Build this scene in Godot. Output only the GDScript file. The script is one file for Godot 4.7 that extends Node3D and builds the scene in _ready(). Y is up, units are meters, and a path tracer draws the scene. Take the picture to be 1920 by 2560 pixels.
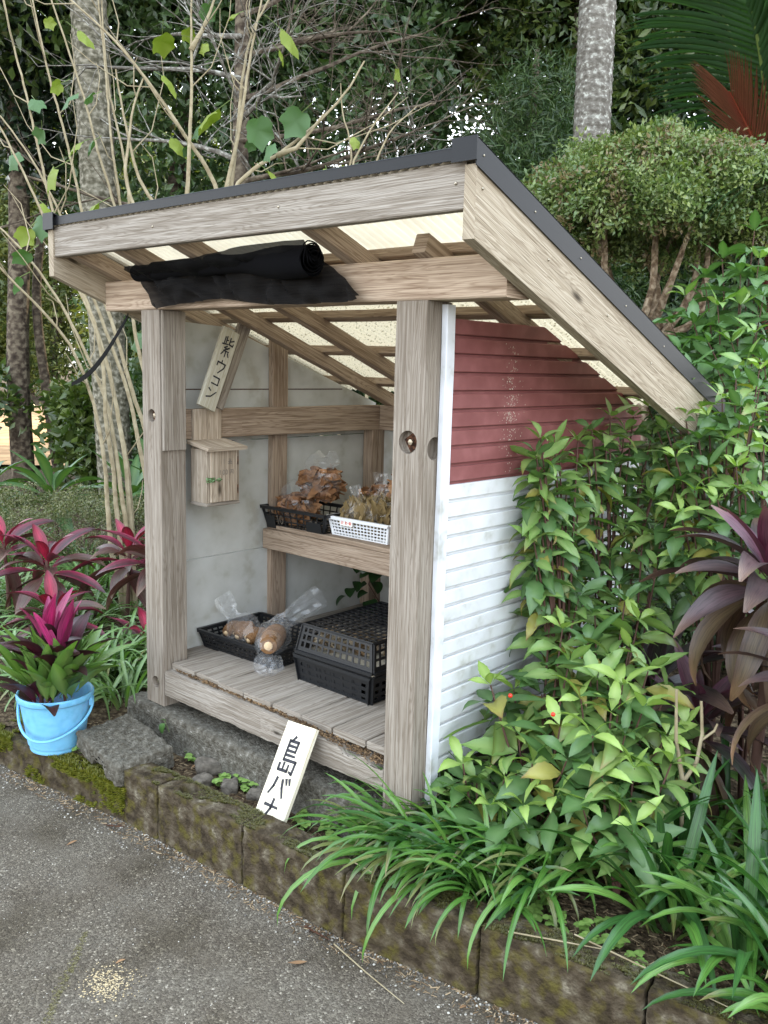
extends Node3D

# A small roadside honesty stall under trees. Units are metres; the stall's front stands in the plane z = 0.
const RAFTER_SLOPE := 0.381

var rng := RandomNumberGenerator.new()
var nz := FastNoiseLite.new()
var M := {}
var taken := {}
const PALE_STEMS := [[Vector3(-1.433,0.064,-0.785),Vector3(-1.473,0.252,-0.750),Vector3(-1.506,0.534,-0.755),Vector3(-1.499,0.741,-0.738),Vector3(-1.532,1.042,-0.707),Vector3(-1.580,1.371,-0.601),Vector3(-1.634,1.609,-0.402),Vector3(-1.739,1.826,-0.222)],
	[Vector3(-1.414,0.065,-0.802),Vector3(-1.492,0.400,-0.806),Vector3(-1.543,0.680,-0.821),Vector3(-1.571,0.975,-0.794),Vector3(-1.613,1.240,-0.814),Vector3(-1.635,1.489,-0.781),Vector3(-1.724,1.686,-0.746),Vector3(-1.831,1.975,-0.647),Vector3(-1.959,2.330,-0.543),Vector3(-2.105,2.596,-0.472)],
	[Vector3(-1.406,0.065,-0.809),Vector3(-1.459,0.321,-0.845),Vector3(-1.499,0.579,-0.838),Vector3(-1.579,0.909,-0.840),Vector3(-1.642,1.111,-0.828),Vector3(-1.790,1.512,-0.717),Vector3(-1.910,1.780,-0.601),Vector3(-2.068,1.975,-0.504),Vector3(-2.175,2.071,-0.430)],
	[Vector3(-1.396,0.061,-0.844),Vector3(-1.481,0.393,-0.881),Vector3(-1.544,0.727,-0.899),Vector3(-1.654,0.980,-0.924),Vector3(-1.727,1.238,-0.916),Vector3(-1.833,1.522,-0.884),Vector3(-1.989,1.757,-0.865),Vector3(-2.191,2.182,-0.846),Vector3(-2.367,2.762,-0.818),Vector3(-2.501,3.183,-0.790),Vector3(-2.576,3.447,-0.782)],
	[Vector3(-1.429,0.053,-0.853),Vector3(-1.537,0.514,-0.926),Vector3(-1.612,0.851,-0.933),Vector3(-1.685,1.083,-0.919)],
	[Vector3(-1.385,0.044,-0.958),Vector3(-1.547,0.501,-1.049),Vector3(-1.632,0.818,-1.043),Vector3(-1.707,1.081,-1.035),Vector3(-1.798,1.318,-1.006),Vector3(-1.899,1.554,-0.968),Vector3(-2.030,1.868,-0.921),Vector3(-2.171,2.183,-0.864),Vector3(-2.329,2.470,-0.787),Vector3(-2.477,2.678,-0.702)],
	[Vector3(-1.397,0.033,-1.012),Vector3(-1.553,0.495,-1.110),Vector3(-1.682,0.837,-1.139),Vector3(-1.775,1.078,-1.109),Vector3(-1.867,1.346,-1.086),Vector3(-1.980,1.640,-1.050),Vector3(-2.089,1.805,-1.058),Vector3(-2.191,2.002,-1.078),Vector3(-2.439,2.544,-1.112),Vector3(-2.595,3.017,-1.077),Vector3(-2.728,3.463,-1.057),Vector3(-2.770,3.631,-1.056)],
	[Vector3(-1.429,0.021,-1.049),Vector3(-1.586,0.569,-1.165),Vector3(-1.754,0.967,-1.238),Vector3(-1.877,1.349,-1.213),Vector3(-1.937,1.568,-1.208),Vector3(-2.052,1.903,-1.247),Vector3(-2.183,2.215,-1.266),Vector3(-2.307,2.549,-1.230),Vector3(-2.436,2.939,-1.200),Vector3(-2.675,3.550,-1.123)],
	[Vector3(-1.409,0.021,-1.067),Vector3(-1.667,0.693,-1.256),Vector3(-1.755,1.132,-1.274),Vector3(-1.930,1.408,-1.314),Vector3(-2.037,1.742,-1.293),Vector3(-2.144,2.160,-1.289),Vector3(-2.259,2.635,-1.291),Vector3(-2.445,3.143,-1.373),Vector3(-2.543,3.599,-1.385)],
	[Vector3(-1.399,0.022,-1.076),Vector3(-1.755,0.682,-1.310),Vector3(-1.887,1.240,-1.316),Vector3(-2.005,1.658,-1.303),Vector3(-2.112,2.190,-1.324),Vector3(-2.239,2.564,-1.361),Vector3(-2.390,2.916,-1.372),Vector3(-2.479,3.343,-1.386),Vector3(-2.525,3.628,-1.408)]]
const BACK_STEMS := [[Vector3(-1.579,1.885,-1.323),Vector3(-1.609,2.270,-1.381),Vector3(-1.643,2.628,-1.429),Vector3(-1.681,2.973,-1.470),Vector3(-1.750,3.476,-1.519)],
	[Vector3(-1.697,3.084,-1.480),Vector3(-1.660,3.213,-1.541),Vector3(-1.627,3.428,-1.617)],
	[Vector3(-1.429,1.890,-1.457),Vector3(-1.443,2.316,-1.537),Vector3(-1.430,2.556,-1.601),Vector3(-1.436,3.009,-1.695),Vector3(-1.430,3.461,-1.799)],
	[Vector3(-1.450,1.897,-1.508),Vector3(-1.465,2.326,-1.588),Vector3(-1.521,2.688,-1.685),Vector3(-1.538,2.932,-1.723),Vector3(-1.527,3.258,-1.804),Vector3(-1.452,3.505,-1.924)],
	[Vector3(-1.491,1.902,-1.540),Vector3(-1.570,2.320,-1.562),Vector3(-1.735,2.599,-1.476),Vector3(-1.926,2.891,-1.370),Vector3(-2.125,3.155,-1.253),Vector3(-2.408,3.443,-1.065)],
	[Vector3(-1.594,1.913,-1.586),Vector3(-1.942,2.260,-1.354),Vector3(-2.061,2.532,-1.308),Vector3(-2.148,2.833,-1.297),Vector3(-2.198,3.025,-1.295)],
	[Vector3(-1.263,1.868,-1.328),Vector3(-1.231,2.292,-1.449),Vector3(-1.087,2.450,-1.612),Vector3(-0.937,2.643,-1.786),Vector3(-0.836,2.831,-1.917),Vector3(-0.793,2.981,-1.987)],
	[Vector3(-1.087,2.450,-1.612),Vector3(-0.975,2.480,-1.649),Vector3(-0.885,2.673,-1.770)],
	[Vector3(-1.346,1.879,-1.393),Vector3(-1.748,2.178,-1.102),Vector3(-1.809,2.515,-1.122),Vector3(-1.811,2.763,-1.174),Vector3(-1.791,2.882,-1.218)]]
const SIDE_STEMS := [[Vector3(-0.756,1.989,-1.803),Vector3(-0.765,2.436,-1.893),Vector3(-0.719,2.605,-1.970),Vector3(-0.630,2.813,-2.094)],
	[Vector3(-0.640,1.993,-1.906),Vector3(-0.671,2.453,-1.980),Vector3(-0.633,2.608,-2.047),Vector3(-0.543,2.739,-2.155)],
	[Vector3(-0.981,2.013,-1.880),Vector3(-0.923,2.494,-2.037),Vector3(-0.994,2.732,-2.026),Vector3(-1.028,2.917,-2.036)]]
const LOBED := [[Vector3(-2.342,3.242,-0.944),0.064,0.60],[Vector3(-1.999,3.101,-0.946),0.103,0.70],[Vector3(-2.240,2.873,-0.954),0.081,0.50],[Vector3(-2.338,2.776,-0.846),0.094,0.30],[Vector3(-1.985,2.738,-0.879),0.116,0.30],[Vector3(-1.996,2.783,-1.015),0.079,0.30],[Vector3(-2.087,2.555,-0.749),0.090,0.30],[Vector3(-2.211,2.555,-1.045),0.110,0.70],[Vector3(-2.152,2.570,-1.101),0.082,0.40],[Vector3(-2.194,2.410,-0.623),0.103,0.30],[Vector3(-2.011,2.340,-0.770),0.142,0.50],[Vector3(-2.014,2.135,-0.723),0.103,0.50],[Vector3(-2.118,1.988,-1.004),0.096,0.60],[Vector3(-2.015,2.071,-0.707),0.129,0.20],[Vector3(-2.074,2.005,-0.640),0.103,0.60],[Vector3(-1.782,2.916,-1.368),0.121,0.60],[Vector3(-1.835,3.167,-1.376),0.134,0.50],[Vector3(-1.733,3.205,-1.475),0.081,0.60],[Vector3(-1.463,2.711,-1.471),0.158,0.50],[Vector3(-1.598,2.656,-1.475),0.107,0.40],[Vector3(-1.117,2.619,-1.486),0.157,0.10],[Vector3(-0.939,2.661,-1.653),0.152,0.15],[Vector3(-1.152,3.137,-1.703),0.155,0.60],[Vector3(-1.151,3.024,-1.680),0.077,0.50],[Vector3(-1.034,2.339,-1.499),0.101,0.50],[Vector3(-1.051,2.476,-1.513),0.101,0.35],[Vector3(-1.796,2.597,-1.422),0.123,0.60],[Vector3(-1.366,2.572,-1.662),0.067,0.30],[Vector3(-1.648,3.121,-1.532),0.067,0.80],[Vector3(-1.530,3.298,-1.675),0.081,0.50],[Vector3(-1.657,3.347,-1.573),0.107,0.30],[Vector3(-1.730,2.559,-1.472),0.082,0.30],[Vector3(-0.799,2.360,-1.711),0.076,0.50],[Vector3(-0.770,2.551,-1.913),0.065,0.50],[Vector3(-0.646,2.940,-2.108),0.077,0.50],[Vector3(-1.880,1.719,-0.479),0.087,0.40],[Vector3(-1.897,2.172,-0.969),0.105,0.50],[Vector3(-1.899,1.846,-1.302),0.112,0.40],[Vector3(-1.980,1.462,-1.282),0.128,0.30],[Vector3(-1.981,1.722,-1.067),0.082,0.30],[Vector3(-1.860,1.855,-0.526),0.099,0.35]]
const TIPS_BACK := [Vector3(1.440,1.100,-0.435),Vector3(1.440,1.052,-0.414),Vector3(1.440,0.973,-0.448),Vector3(1.440,0.873,-0.445),Vector3(1.440,0.789,-0.427),Vector3(1.440,0.683,-0.451),Vector3(1.440,0.909,-0.522),Vector3(1.440,0.792,-0.634),Vector3(1.440,0.888,-0.741),Vector3(1.440,0.984,-0.921),Vector3(1.440,1.117,-0.743),Vector3(1.440,1.159,-0.863),Vector3(1.440,0.710,-0.673),Vector3(1.440,0.624,-0.539),Vector3(1.440,1.045,-0.548),Vector3(1.440,0.999,-0.472),Vector3(1.440,0.931,-0.603),Vector3(1.440,1.004,-0.727),Vector3(1.440,1.067,-0.843),Vector3(1.440,1.109,-0.970),Vector3(1.440,0.927,-0.830),Vector3(1.440,0.847,-0.686),Vector3(1.440,0.818,-0.545),Vector3(1.440,0.750,-0.498),Vector3(1.440,0.840,-0.908),Vector3(1.447,0.929,-1.018),Vector3(1.479,1.011,-1.064),Vector3(1.440,1.155,-1.032),Vector3(1.509,1.095,-1.042),Vector3(1.547,0.985,-1.051),Vector3(1.581,0.888,-0.925),Vector3(1.503,0.769,-0.897),Vector3(1.440,0.725,-0.794),Vector3(1.440,0.664,-0.620),Vector3(1.502,0.685,-0.811),Vector3(1.595,0.774,-0.845),Vector3(1.644,0.836,-0.902),Vector3(1.653,0.942,-0.933),Vector3(1.558,0.621,-0.778),Vector3(1.664,0.680,-0.818),Vector3(1.440,0.605,-0.746),Vector3(1.440,1.082,-0.516),Vector3(1.440,1.083,-0.657)]
const TIPS_UPPER := [Vector3(1.487,1.189,-1.043),Vector3(1.588,1.118,-0.981),Vector3(1.628,1.166,-1.027),Vector3(1.693,1.094,-1.001),Vector3(1.665,1.037,-0.896),Vector3(1.686,1.168,-1.079),Vector3(1.780,1.100,-1.012),Vector3(1.782,1.203,-1.104),Vector3(1.820,1.265,-1.151),Vector3(1.849,1.150,-1.016),Vector3(1.906,1.096,-0.988),Vector3(1.713,1.231,-1.116),Vector3(1.587,1.257,-1.145),Vector3(1.767,1.015,-0.914),Vector3(1.851,1.023,-0.922),Vector3(1.743,0.941,-0.877),Vector3(1.719,0.868,-0.840),Vector3(1.821,0.921,-0.873),Vector3(1.883,0.938,-0.933),Vector3(1.758,1.326,-1.312),Vector3(1.702,1.293,-1.255),Vector3(1.543,1.208,-1.029),Vector3(1.844,0.822,-0.873),Vector3(1.762,0.796,-0.862),Vector3(1.945,0.932,-0.919),Vector3(1.722,0.727,-0.879),Vector3(1.564,1.225,-1.051)]
const TIPS_FRONT := [Vector3(1.512,0.597,-0.597),Vector3(1.449,0.566,-0.535),Vector3(1.581,0.554,-0.581),Vector3(1.645,0.599,-0.648),Vector3(1.706,0.557,-0.625),Vector3(1.535,0.523,-0.466),Vector3(1.622,0.498,-0.470),Vector3(1.702,0.474,-0.468),Vector3(1.611,0.457,-0.384),Vector3(1.702,0.423,-0.390),Vector3(1.717,0.487,-0.552),Vector3(1.512,0.409,-0.422),Vector3(1.781,0.429,-0.392),Vector3(1.809,0.453,-0.491),Vector3(1.697,0.386,-0.309),Vector3(1.538,0.343,-0.362),Vector3(1.447,0.337,-0.348),Vector3(1.440,0.379,-0.232),Vector3(1.788,0.368,-0.318),Vector3(1.854,0.384,-0.380),Vector3(1.912,0.309,-0.415),Vector3(1.846,0.326,-0.293),Vector3(1.780,0.323,-0.234),Vector3(1.687,0.326,-0.220),Vector3(1.553,0.257,-0.221),Vector3(1.642,0.222,-0.157),Vector3(1.750,0.272,-0.156),Vector3(1.834,0.246,-0.197),Vector3(1.897,0.261,-0.256),Vector3(1.564,0.159,-0.142),Vector3(1.479,0.122,-0.127),Vector3(1.440,0.085,-0.070),Vector3(1.570,0.104,-0.068),Vector3(1.663,0.131,-0.088),Vector3(1.749,0.182,-0.108),Vector3(1.832,0.171,-0.111),Vector3(1.956,0.164,-0.152),Vector3(1.969,0.276,-0.323),Vector3(1.901,0.198,-0.178),Vector3(1.440,0.171,-0.109),Vector3(1.858,0.388,-0.520),Vector3(1.928,0.316,-0.499)]
const TIPS_DARK := [Vector3(1.013,1.675,-2.353),Vector3(1.068,1.765,-2.421),Vector3(1.123,1.855,-2.489),Vector3(1.237,1.780,-2.438),Vector3(1.293,1.847,-2.503),Vector3(1.105,1.539,-2.270),Vector3(1.216,1.620,-2.250),Vector3(1.295,1.623,-2.320),Vector3(1.368,1.667,-2.395),Vector3(1.116,1.406,-2.115),Vector3(1.247,1.448,-2.104),Vector3(1.324,1.451,-2.173),Vector3(1.396,1.494,-2.246),Vector3(1.243,1.323,-1.938),Vector3(1.333,1.326,-2.019),Vector3(1.458,1.348,-1.999),Vector3(1.514,1.370,-2.053),Vector3(0.980,1.541,-2.295),Vector3(1.222,1.991,-2.606),Vector3(1.283,1.773,-2.613)]

# ---------------------------------------------------------------- mesh building
class MB:
	var v := PackedVector3Array()
	var n := PackedVector3Array()
	var u := PackedVector2Array()
	var c := PackedColorArray()
	var i := PackedInt32Array()
	func add(p: Vector3, uv := Vector2.ZERO, col := Color.WHITE) -> int:
		v.append(p)
		u.append(uv)
		c.append(col)
		return v.size() - 1
	func t(a: int, b: int, d: int) -> void:   # counter-clockwise in, clockwise out
		i.append(a)
		i.append(d)
		i.append(b)
	func q(a: int, b: int, d: int, e: int) -> void:
		t(a, b, d)
		t(a, d, e)
	func face(pa: Vector3, pb: Vector3, pc: Vector3, pd: Vector3, ua := Vector2.ZERO, ub := Vector2.ZERO, uc := Vector2.ZERO, ud := Vector2.ZERO, col := Color.WHITE) -> void:
		var k := add(pa, ua, col)
		add(pb, ub, col)
		add(pc, uc, col)
		add(pd, ud, col)
		q(k, k + 1, k + 2, k + 3)
	func box(lo: Vector3, hi: Vector3, col := Color.WHITE) -> void:
		bar_t(Transform3D(Basis(), (lo + hi) / 2), (hi - lo) / 2, col)
	func bar_t(x: Transform3D, h: Vector3, col := Color.WHITE) -> void:
		var p := []
		for k in 8:
			p.append(x * Vector3(h.x if k & 1 else -h.x, h.y if k & 2 else -h.y, h.z if k & 4 else -h.z))
		for f in [[4, 5, 7, 6], [1, 0, 2, 3], [5, 1, 3, 7], [0, 4, 6, 2], [6, 7, 3, 2], [0, 1, 5, 4]]:
			face(p[f[0]], p[f[1]], p[f[2]], p[f[3]], Vector2(0, 0), Vector2(h.x * 2, 0), Vector2(h.x * 2, h.y * 2), Vector2(0, h.y * 2), col)
	func bar(a: Vector3, b: Vector3, w: float, h: float, up := Vector3.UP, col := Color.WHITE) -> void:
		var x := (b - a).normalized()
		var z := x.cross(up).normalized()
		if z.length() < 0.5:
			z = x.cross(Vector3.RIGHT).normalized()
		var y := z.cross(x)
		bar_t(Transform3D(Basis(x, y, z), (a + b) / 2), Vector3(a.distance_to(b) / 2, h / 2, w / 2), col)
	func tube(pts: Array, radii: Array, sides := 8, col := Color.WHITE, cap := true) -> void:
		var first := v.size()
		var side := Vector3.ZERO
		var run := 0.0
		for k in pts.size():
			var d: Vector3 = (pts[mini(k + 1, pts.size() - 1)] - pts[maxi(k - 1, 0)]).normalized()
			if k == 0:
				side = d.cross(Vector3(0.31, 0.2, 0.93)).normalized()
			else:
				run += pts[k].distance_to(pts[k - 1])
			side = (side - d * side.dot(d)).normalized()
			var other := d.cross(side)
			for s in sides + 1:
				var a := TAU * s / sides
				add(pts[k] + (side * cos(a) + other * sin(a)) * radii[k], Vector2(float(s) / sides * TAU * radii[0], run), col)
			if k > 0:
				for s in sides:
					var b := first + (k - 1) * (sides + 1) + s
					q(b, b + 1, b + sides + 2, b + sides + 1)
		if cap:
			for e in [0, pts.size() - 1]:
				var m := add(pts[e], Vector2.ZERO, col)
				for s in sides:
					var b: int = first + e * (sides + 1) + s
					if e == 0:
						t(m, b + 1, b)
					else:
						t(m, b, b + 1)
	func ball(at: Vector3, r: Vector3, rings := 6, sides := 8, col := Color.WHITE) -> void:
		var first := v.size()
		for k in rings + 1:
			var a := PI * k / rings
			for s in sides + 1:
				var b := TAU * s / sides
				add(at + Vector3(sin(a) * cos(b), cos(a), sin(a) * sin(b)) * r, Vector2(float(s) / sides, float(k) / rings), col)
		for k in rings:
			for s in sides:
				var b := first + k * (sides + 1) + s
				q(b, b + 1, b + sides + 2, b + sides + 1)
	func lathe(prof: Array, sides := 32, closed := true, at := Vector3.ZERO, col := Color.WHITE) -> void:   # prof: Vector2(radius, height), upward
		var first := v.size()
		for k in prof.size():
			for s in sides + 1:
				var b := TAU * s / sides
				add(at + Vector3(prof[k].x * cos(b), prof[k].y, -prof[k].x * sin(b)), Vector2(float(s) / sides, float(k) / prof.size()), col)
		for k in prof.size() - 1:
			for s in sides:
				var b := first + k * (sides + 1) + s
				q(b, b + 1, b + sides + 2, b + sides + 1)
	func mesh(mat: Material = null, smooth := true) -> ArrayMesh:
		n.resize(v.size())
		n.fill(Vector3.ZERO)
		for k in range(0, i.size(), 3):
			var f := (v[i[k + 2]] - v[i[k]]).cross(v[i[k + 1]] - v[i[k]])
			if not smooth:
				f = f.normalized()
			for e in 3:
				n[i[k + e]] += f
		for k in n.size():
			n[k] = n[k].normalized() if n[k].length_squared() > 1e-20 else Vector3.UP
		var a := []
		a.resize(Mesh.ARRAY_MAX)
		a[Mesh.ARRAY_VERTEX] = v
		a[Mesh.ARRAY_NORMAL] = n
		a[Mesh.ARRAY_TEX_UV] = u
		a[Mesh.ARRAY_COLOR] = c
		a[Mesh.ARRAY_INDEX] = i
		var m := ArrayMesh.new()
		m.add_surface_from_arrays(Mesh.PRIMITIVE_TRIANGLES, a)
		if mat:
			m.surface_set_material(0, mat)
		return m


func numbered(called: String) -> String:
	taken[called] = taken.get(called, -1) + 1
	return called if taken[called] == 0 else "%s_%03d" % [called, taken[called]]


func tag(o: Node, label: String, category: String, group := "") -> void:
	o.set_meta("label", label)
	o.set_meta("category", category)
	if group:
		o.set_meta("group", group)


func thing(called: String, label: String, category: String, at := Vector3.ZERO, turn := 0.0, group := "") -> Node3D:
	var o := Node3D.new()
	o.name = numbered(called)
	add_child(o)
	o.position = at
	o.rotation.y = turn
	tag(o, label, category, group)
	return o


func part(parent: Node, called: String, m: Mesh, at := Transform3D()) -> MeshInstance3D:
	var o := MeshInstance3D.new()
	o.name = called
	o.mesh = m
	o.transform = at
	parent.add_child(o, true)
	return o


func single(called: String, m: Mesh, at: Transform3D, label: String, category: String, group := "") -> MeshInstance3D:
	var o := MeshInstance3D.new()
	o.name = numbered(called)
	o.mesh = m
	o.transform = at
	add_child(o)
	tag(o, label, category, group)
	return o


func struct(called: String, m: Mesh, at := Transform3D()) -> MeshInstance3D:
	var o := MeshInstance3D.new()
	o.name = numbered(called)
	o.mesh = m
	o.transform = at
	add_child(o)
	o.set_meta("kind", "structure")
	return o


# A sawn board from a to b; h is its height along `up`, w its width across. Grain runs along it.
func board_mesh(long: float, w: float, h: float, mat: Material, seg := 8, warp := 0.0012, cham := 0.0025) -> ArrayMesh:
	var b := MB.new()
	var ou := rng.randf_range(0.0, maxf(0.01, 4.0 - long))
	var ov := rng.randf()
	var hy := h / 2
	var hz := w / 2
	var ring := [Vector2(hy, -hz + cham), Vector2(hy, hz - cham), Vector2(hy - cham, hz), Vector2(-hy + cham, hz), Vector2(-hy, hz - cham), Vector2(-hy, -hz + cham), Vector2(-hy + cham, -hz), Vector2(hy - cham, -hz)]
	var off := []
	for k in seg + 1:
		off.append(Vector2(rng.randf_range(-warp, warp), rng.randf_range(-warp, warp)))
	var per := ov
	for s in 8:
		var p: Vector2 = ring[s]
		var r: Vector2 = ring[(s + 1) % 8]
		var nper := per + p.distance_to(r)
		for k in seg:
			var x0 := -long / 2 + long * k / seg
			var x1 := -long / 2 + long * (k + 1) / seg
			var o0: Vector2 = off[k]
			var o1: Vector2 = off[k + 1]
			b.face(Vector3(x0, p.x + o0.x, p.y + o0.y), Vector3(x0, r.x + o0.x, r.y + o0.y), Vector3(x1, r.x + o1.x, r.y + o1.y), Vector3(x1, p.x + o1.x, p.y + o1.y),
				Vector2(ou + x0 + long / 2, per), Vector2(ou + x0 + long / 2, nper), Vector2(ou + x1 + long / 2, nper), Vector2(ou + x1 + long / 2, per))
		per = nper
	for e in [0, seg]:
		var x := -long / 2 if e == 0 else long / 2
		var o0: Vector2 = off[e]
		var m := b.add(Vector3(x, o0.x, o0.y), Vector2(ou, ov))
		var f := b.v.size()
		for s in 8:
			b.add(Vector3(x, ring[s].x + o0.x, ring[s].y + o0.y), Vector2(ou + ring[s].y, ov + ring[s].x))
		for s in 8:
			if e == 0:
				b.t(m, f + (s + 1) % 8, f + s)
			else:
				b.t(m, f + s, f + (s + 1) % 8)
	return b.mesh(mat)


func along(a: Vector3, b: Vector3, up: Vector3) -> Transform3D:
	var x := (b - a).normalized()
	var z := x.cross(up).normalized()
	return Transform3D(Basis(x, z.cross(x), z), (a + b) / 2)


func board(parent: Node, called: String, a: Vector3, b: Vector3, w: float, h: float, up: Vector3, mat: Material, warp := 0.0012, cham := 0.0025) -> MeshInstance3D:
	return part(parent, called, board_mesh(a.distance_to(b), w, h, mat, maxi(2, int(a.distance_to(b) / 0.15)), warp, cham), along(a, b, up))


# A block with worn edges and an uneven face, centred on its origin. `shape` may move a point further.
func rough_box(size: Vector3, res: float, amp: float, freq: float, bevel: float, mat: Material, sd := 1, shape := "", arg := 0.0) -> ArrayMesh:
	var b := MB.new()
	var f := FastNoiseLite.new()
	f.seed = sd
	f.frequency = freq
	f.fractal_octaves = 3
	var h := size / 2
	var inner := h - Vector3.ONE * bevel
	for ax in 3:
		for sg in [-1.0, 1.0]:
			var ua := (ax + 1) % 3
			var va := (ax + 2) % 3
			var nu := maxi(2, int(size[ua] / res))
			var nv := maxi(2, int(size[va] / res))
			var first := b.v.size()
			for y in nv + 1:
				for x in nu + 1:
					var p := Vector3.ZERO
					p[ax] = h[ax] * sg
					p[ua] = -h[ua] + size[ua] * x / nu
					p[va] = -h[va] + size[va] * y / nv
					var k := p.clamp(-inner, inner)
					var d := (p - k).normalized()
					p = k + d * bevel
					p += d * amp * (f.get_noise_3dv(p) * 1.4 + 0.5 * f.get_noise_3dv(p * 3.7))
					if shape:
						p = reshape(p, shape, arg)
					b.add(p, Vector2(p.x, p.y + p.z))
			for y in nv:
				for x in nu:
					var a := first + y * (nu + 1) + x
					if sg > 0:
						b.q(a, a + 1, a + nu + 2, a + nu + 1)
					else:
						b.q(a, a + nu + 1, a + nu + 2, a + 1)
	return b.mesh(mat)


func reshape(p: Vector3, kind: String, arg: float) -> Vector3:
	match kind:
		"plinth":
			if p.z > 0.6 and p.y < 0.05:
				p.z += (0.05 - p.y) * 0.28
			if p.y > 0.10:
				p.y = minf(p.y, 0.121)
		"hole":   # the open core of a hollow block
			if p.y > 0.06:
				p.y -= 0.05 * (1.0 - smoothstep(0.022, 0.030, Vector2(p.x - arg, p.z + 0.004).length()))
		"rotten":
			if p.y > 0.02:
				p.y -= 0.030 * smoothstep(0.20, 0.50, p.x) * (0.8 + nz.get_noise_2d(p.x * 9.0, 3.0)) * smoothstep(0.02, 0.045, p.y)
			if p.y < -0.03:
				p.y += 0.014 * maxf(0.0, nz.get_noise_2d(p.x * 7.0, 9.0))
		"notch":
			if p.z > 0.06 and p.y < 0.0 and absf(p.x - 0.02) < 0.07:
				p.y += 0.03 * smoothstep(0.07, 0.04, absf(p.x - 0.02))
	return p


# ---------------------------------------------------------------- leaves
func prof_w(t: float, kind: String) -> float:
	match kind:
		"strap":
			return minf(1.0, 0.55 + 2.0 * t) * (1.0 - pow(t, 5.0))
		"lance":
			return 0.10 + 0.9 * pow(sin(PI * pow(clampf((t - 0.14) / 0.86, 0.0, 1.0), 0.72)), 0.9) if t > 0.14 else 0.10
		"ellipse":
			return pow(sin(PI * pow(t, 0.86)), 1.15)
		"round":
			return pow(sin(PI * pow(t, 0.62)), 0.7)
	return sin(PI * t)


func leaf_mesh(long: float, wide: float, o: Dictionary) -> ArrayMesh:
	var b := MB.new()
	var seg: int = o.get("seg", 8)
	var ang: float = o.get("start", 0.0)
	var p := Vector3.ZERO
	var kind: String = o.get("kind", "ellipse")
	var fold: float = o.get("fold", 0.35)
	var serr: float = o.get("serr", 0.0)
	var wave: float = o.get("wave", 0.0)
	var twist: float = o.get("twist", 0.0)
	var cm: Color = o.mid
	var ce: Color = o.edge
	var ct: Color = o.get("tip", ce)
	var cb: Color = o.get("base", cm)
	for k in seg + 1:
		var t := float(k) / seg
		if k > 0:
			ang -= float(o.get("bend", 0.4)) / seg * (0.4 + 1.2 * t)
			p += Vector3(cos(ang), sin(ang), 0) * long / seg
		var nrm := Vector3(-sin(ang), cos(ang), 0)
		var w := wide / 2 * prof_w(t, kind)
		if serr > 0 and k % 2 == 1 and t > 0.15:
			w *= 1.0 + serr
		var side := Vector3(0, 0, 1).rotated(Vector3(cos(ang), sin(ang), 0), twist * t)
		nrm = nrm.rotated(Vector3(cos(ang), sin(ang), 0), twist * t)
		var wv := wave * wide * sin(t * 9.0)
		var ti := smoothstep(0.72, 1.0, t)
		var bi := 1.0 - smoothstep(0.0, 0.3, t)
		b.add(p - side * w + nrm * (fold * w + wv), Vector2(t * long, 0), ce.lerp(ct, ti).lerp(cb, bi * 0.5))
		b.add(p, Vector2(t * long, 0.5), cm.lerp(ct, ti * 0.7).lerp(cb, bi))
		b.add(p + side * w + nrm * (fold * w - wv), Vector2(t * long, 1), ce.lerp(ct, ti).lerp(cb, bi * 0.5))
		if k > 0:
			var a := k * 3
			b.q(a - 3, a - 2, a + 1, a)
			b.q(a - 2, a - 1, a + 2, a + 1)
	return b.mesh(o.mat)


func leaf_at(parent: Node, m: Mesh, at: Vector3, dir: Vector3, roll := 0.0, s := 1.0, called := "leaf") -> MeshInstance3D:
	var x := dir.normalized()
	var z := x.cross(Vector3.UP)
	if z.length() < 0.05:
		z = x.cross(Vector3.RIGHT)
	z = z.normalized()
	var bs := Basis(x, z.cross(x), z).rotated(x, roll).scaled(Vector3.ONE * s)
	return part(parent, called, m, Transform3D(bs, at))


func azim(a: float, pitch := 0.0) -> Vector3:
	return Vector3(cos(a) * cos(pitch), sin(pitch), sin(a) * cos(pitch))


# ---------------------------------------------------------------- textures and materials
func ramp(stops: Array) -> Gradient:
	var g := Gradient.new()
	var o := PackedFloat32Array()
	var c := PackedColorArray()
	for s in stops:
		o.append(s[0])
		c.append(s[1])
	g.offsets = o
	g.colors = c
	return g


func noise_tex(kind: int, freq: float, stops: Array, size := 512, sd := 1, octaves := 4, warp := 0.0) -> NoiseTexture2D:
	var t := NoiseTexture2D.new()
	var f := FastNoiseLite.new()
	f.noise_type = kind
	f.seed = sd
	f.frequency = freq
	f.fractal_octaves = octaves
	if kind == FastNoiseLite.TYPE_CELLULAR:
		f.cellular_return_type = FastNoiseLite.RETURN_CELL_VALUE
		f.fractal_type = FastNoiseLite.FRACTAL_NONE
	if warp > 0:
		f.domain_warp_enabled = true
		f.domain_warp_amplitude = warp
	t.noise = f
	t.width = size
	t.height = size
	t.seamless = true
	if stops:
		t.color_ramp = ramp(stops)
	return t


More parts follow.
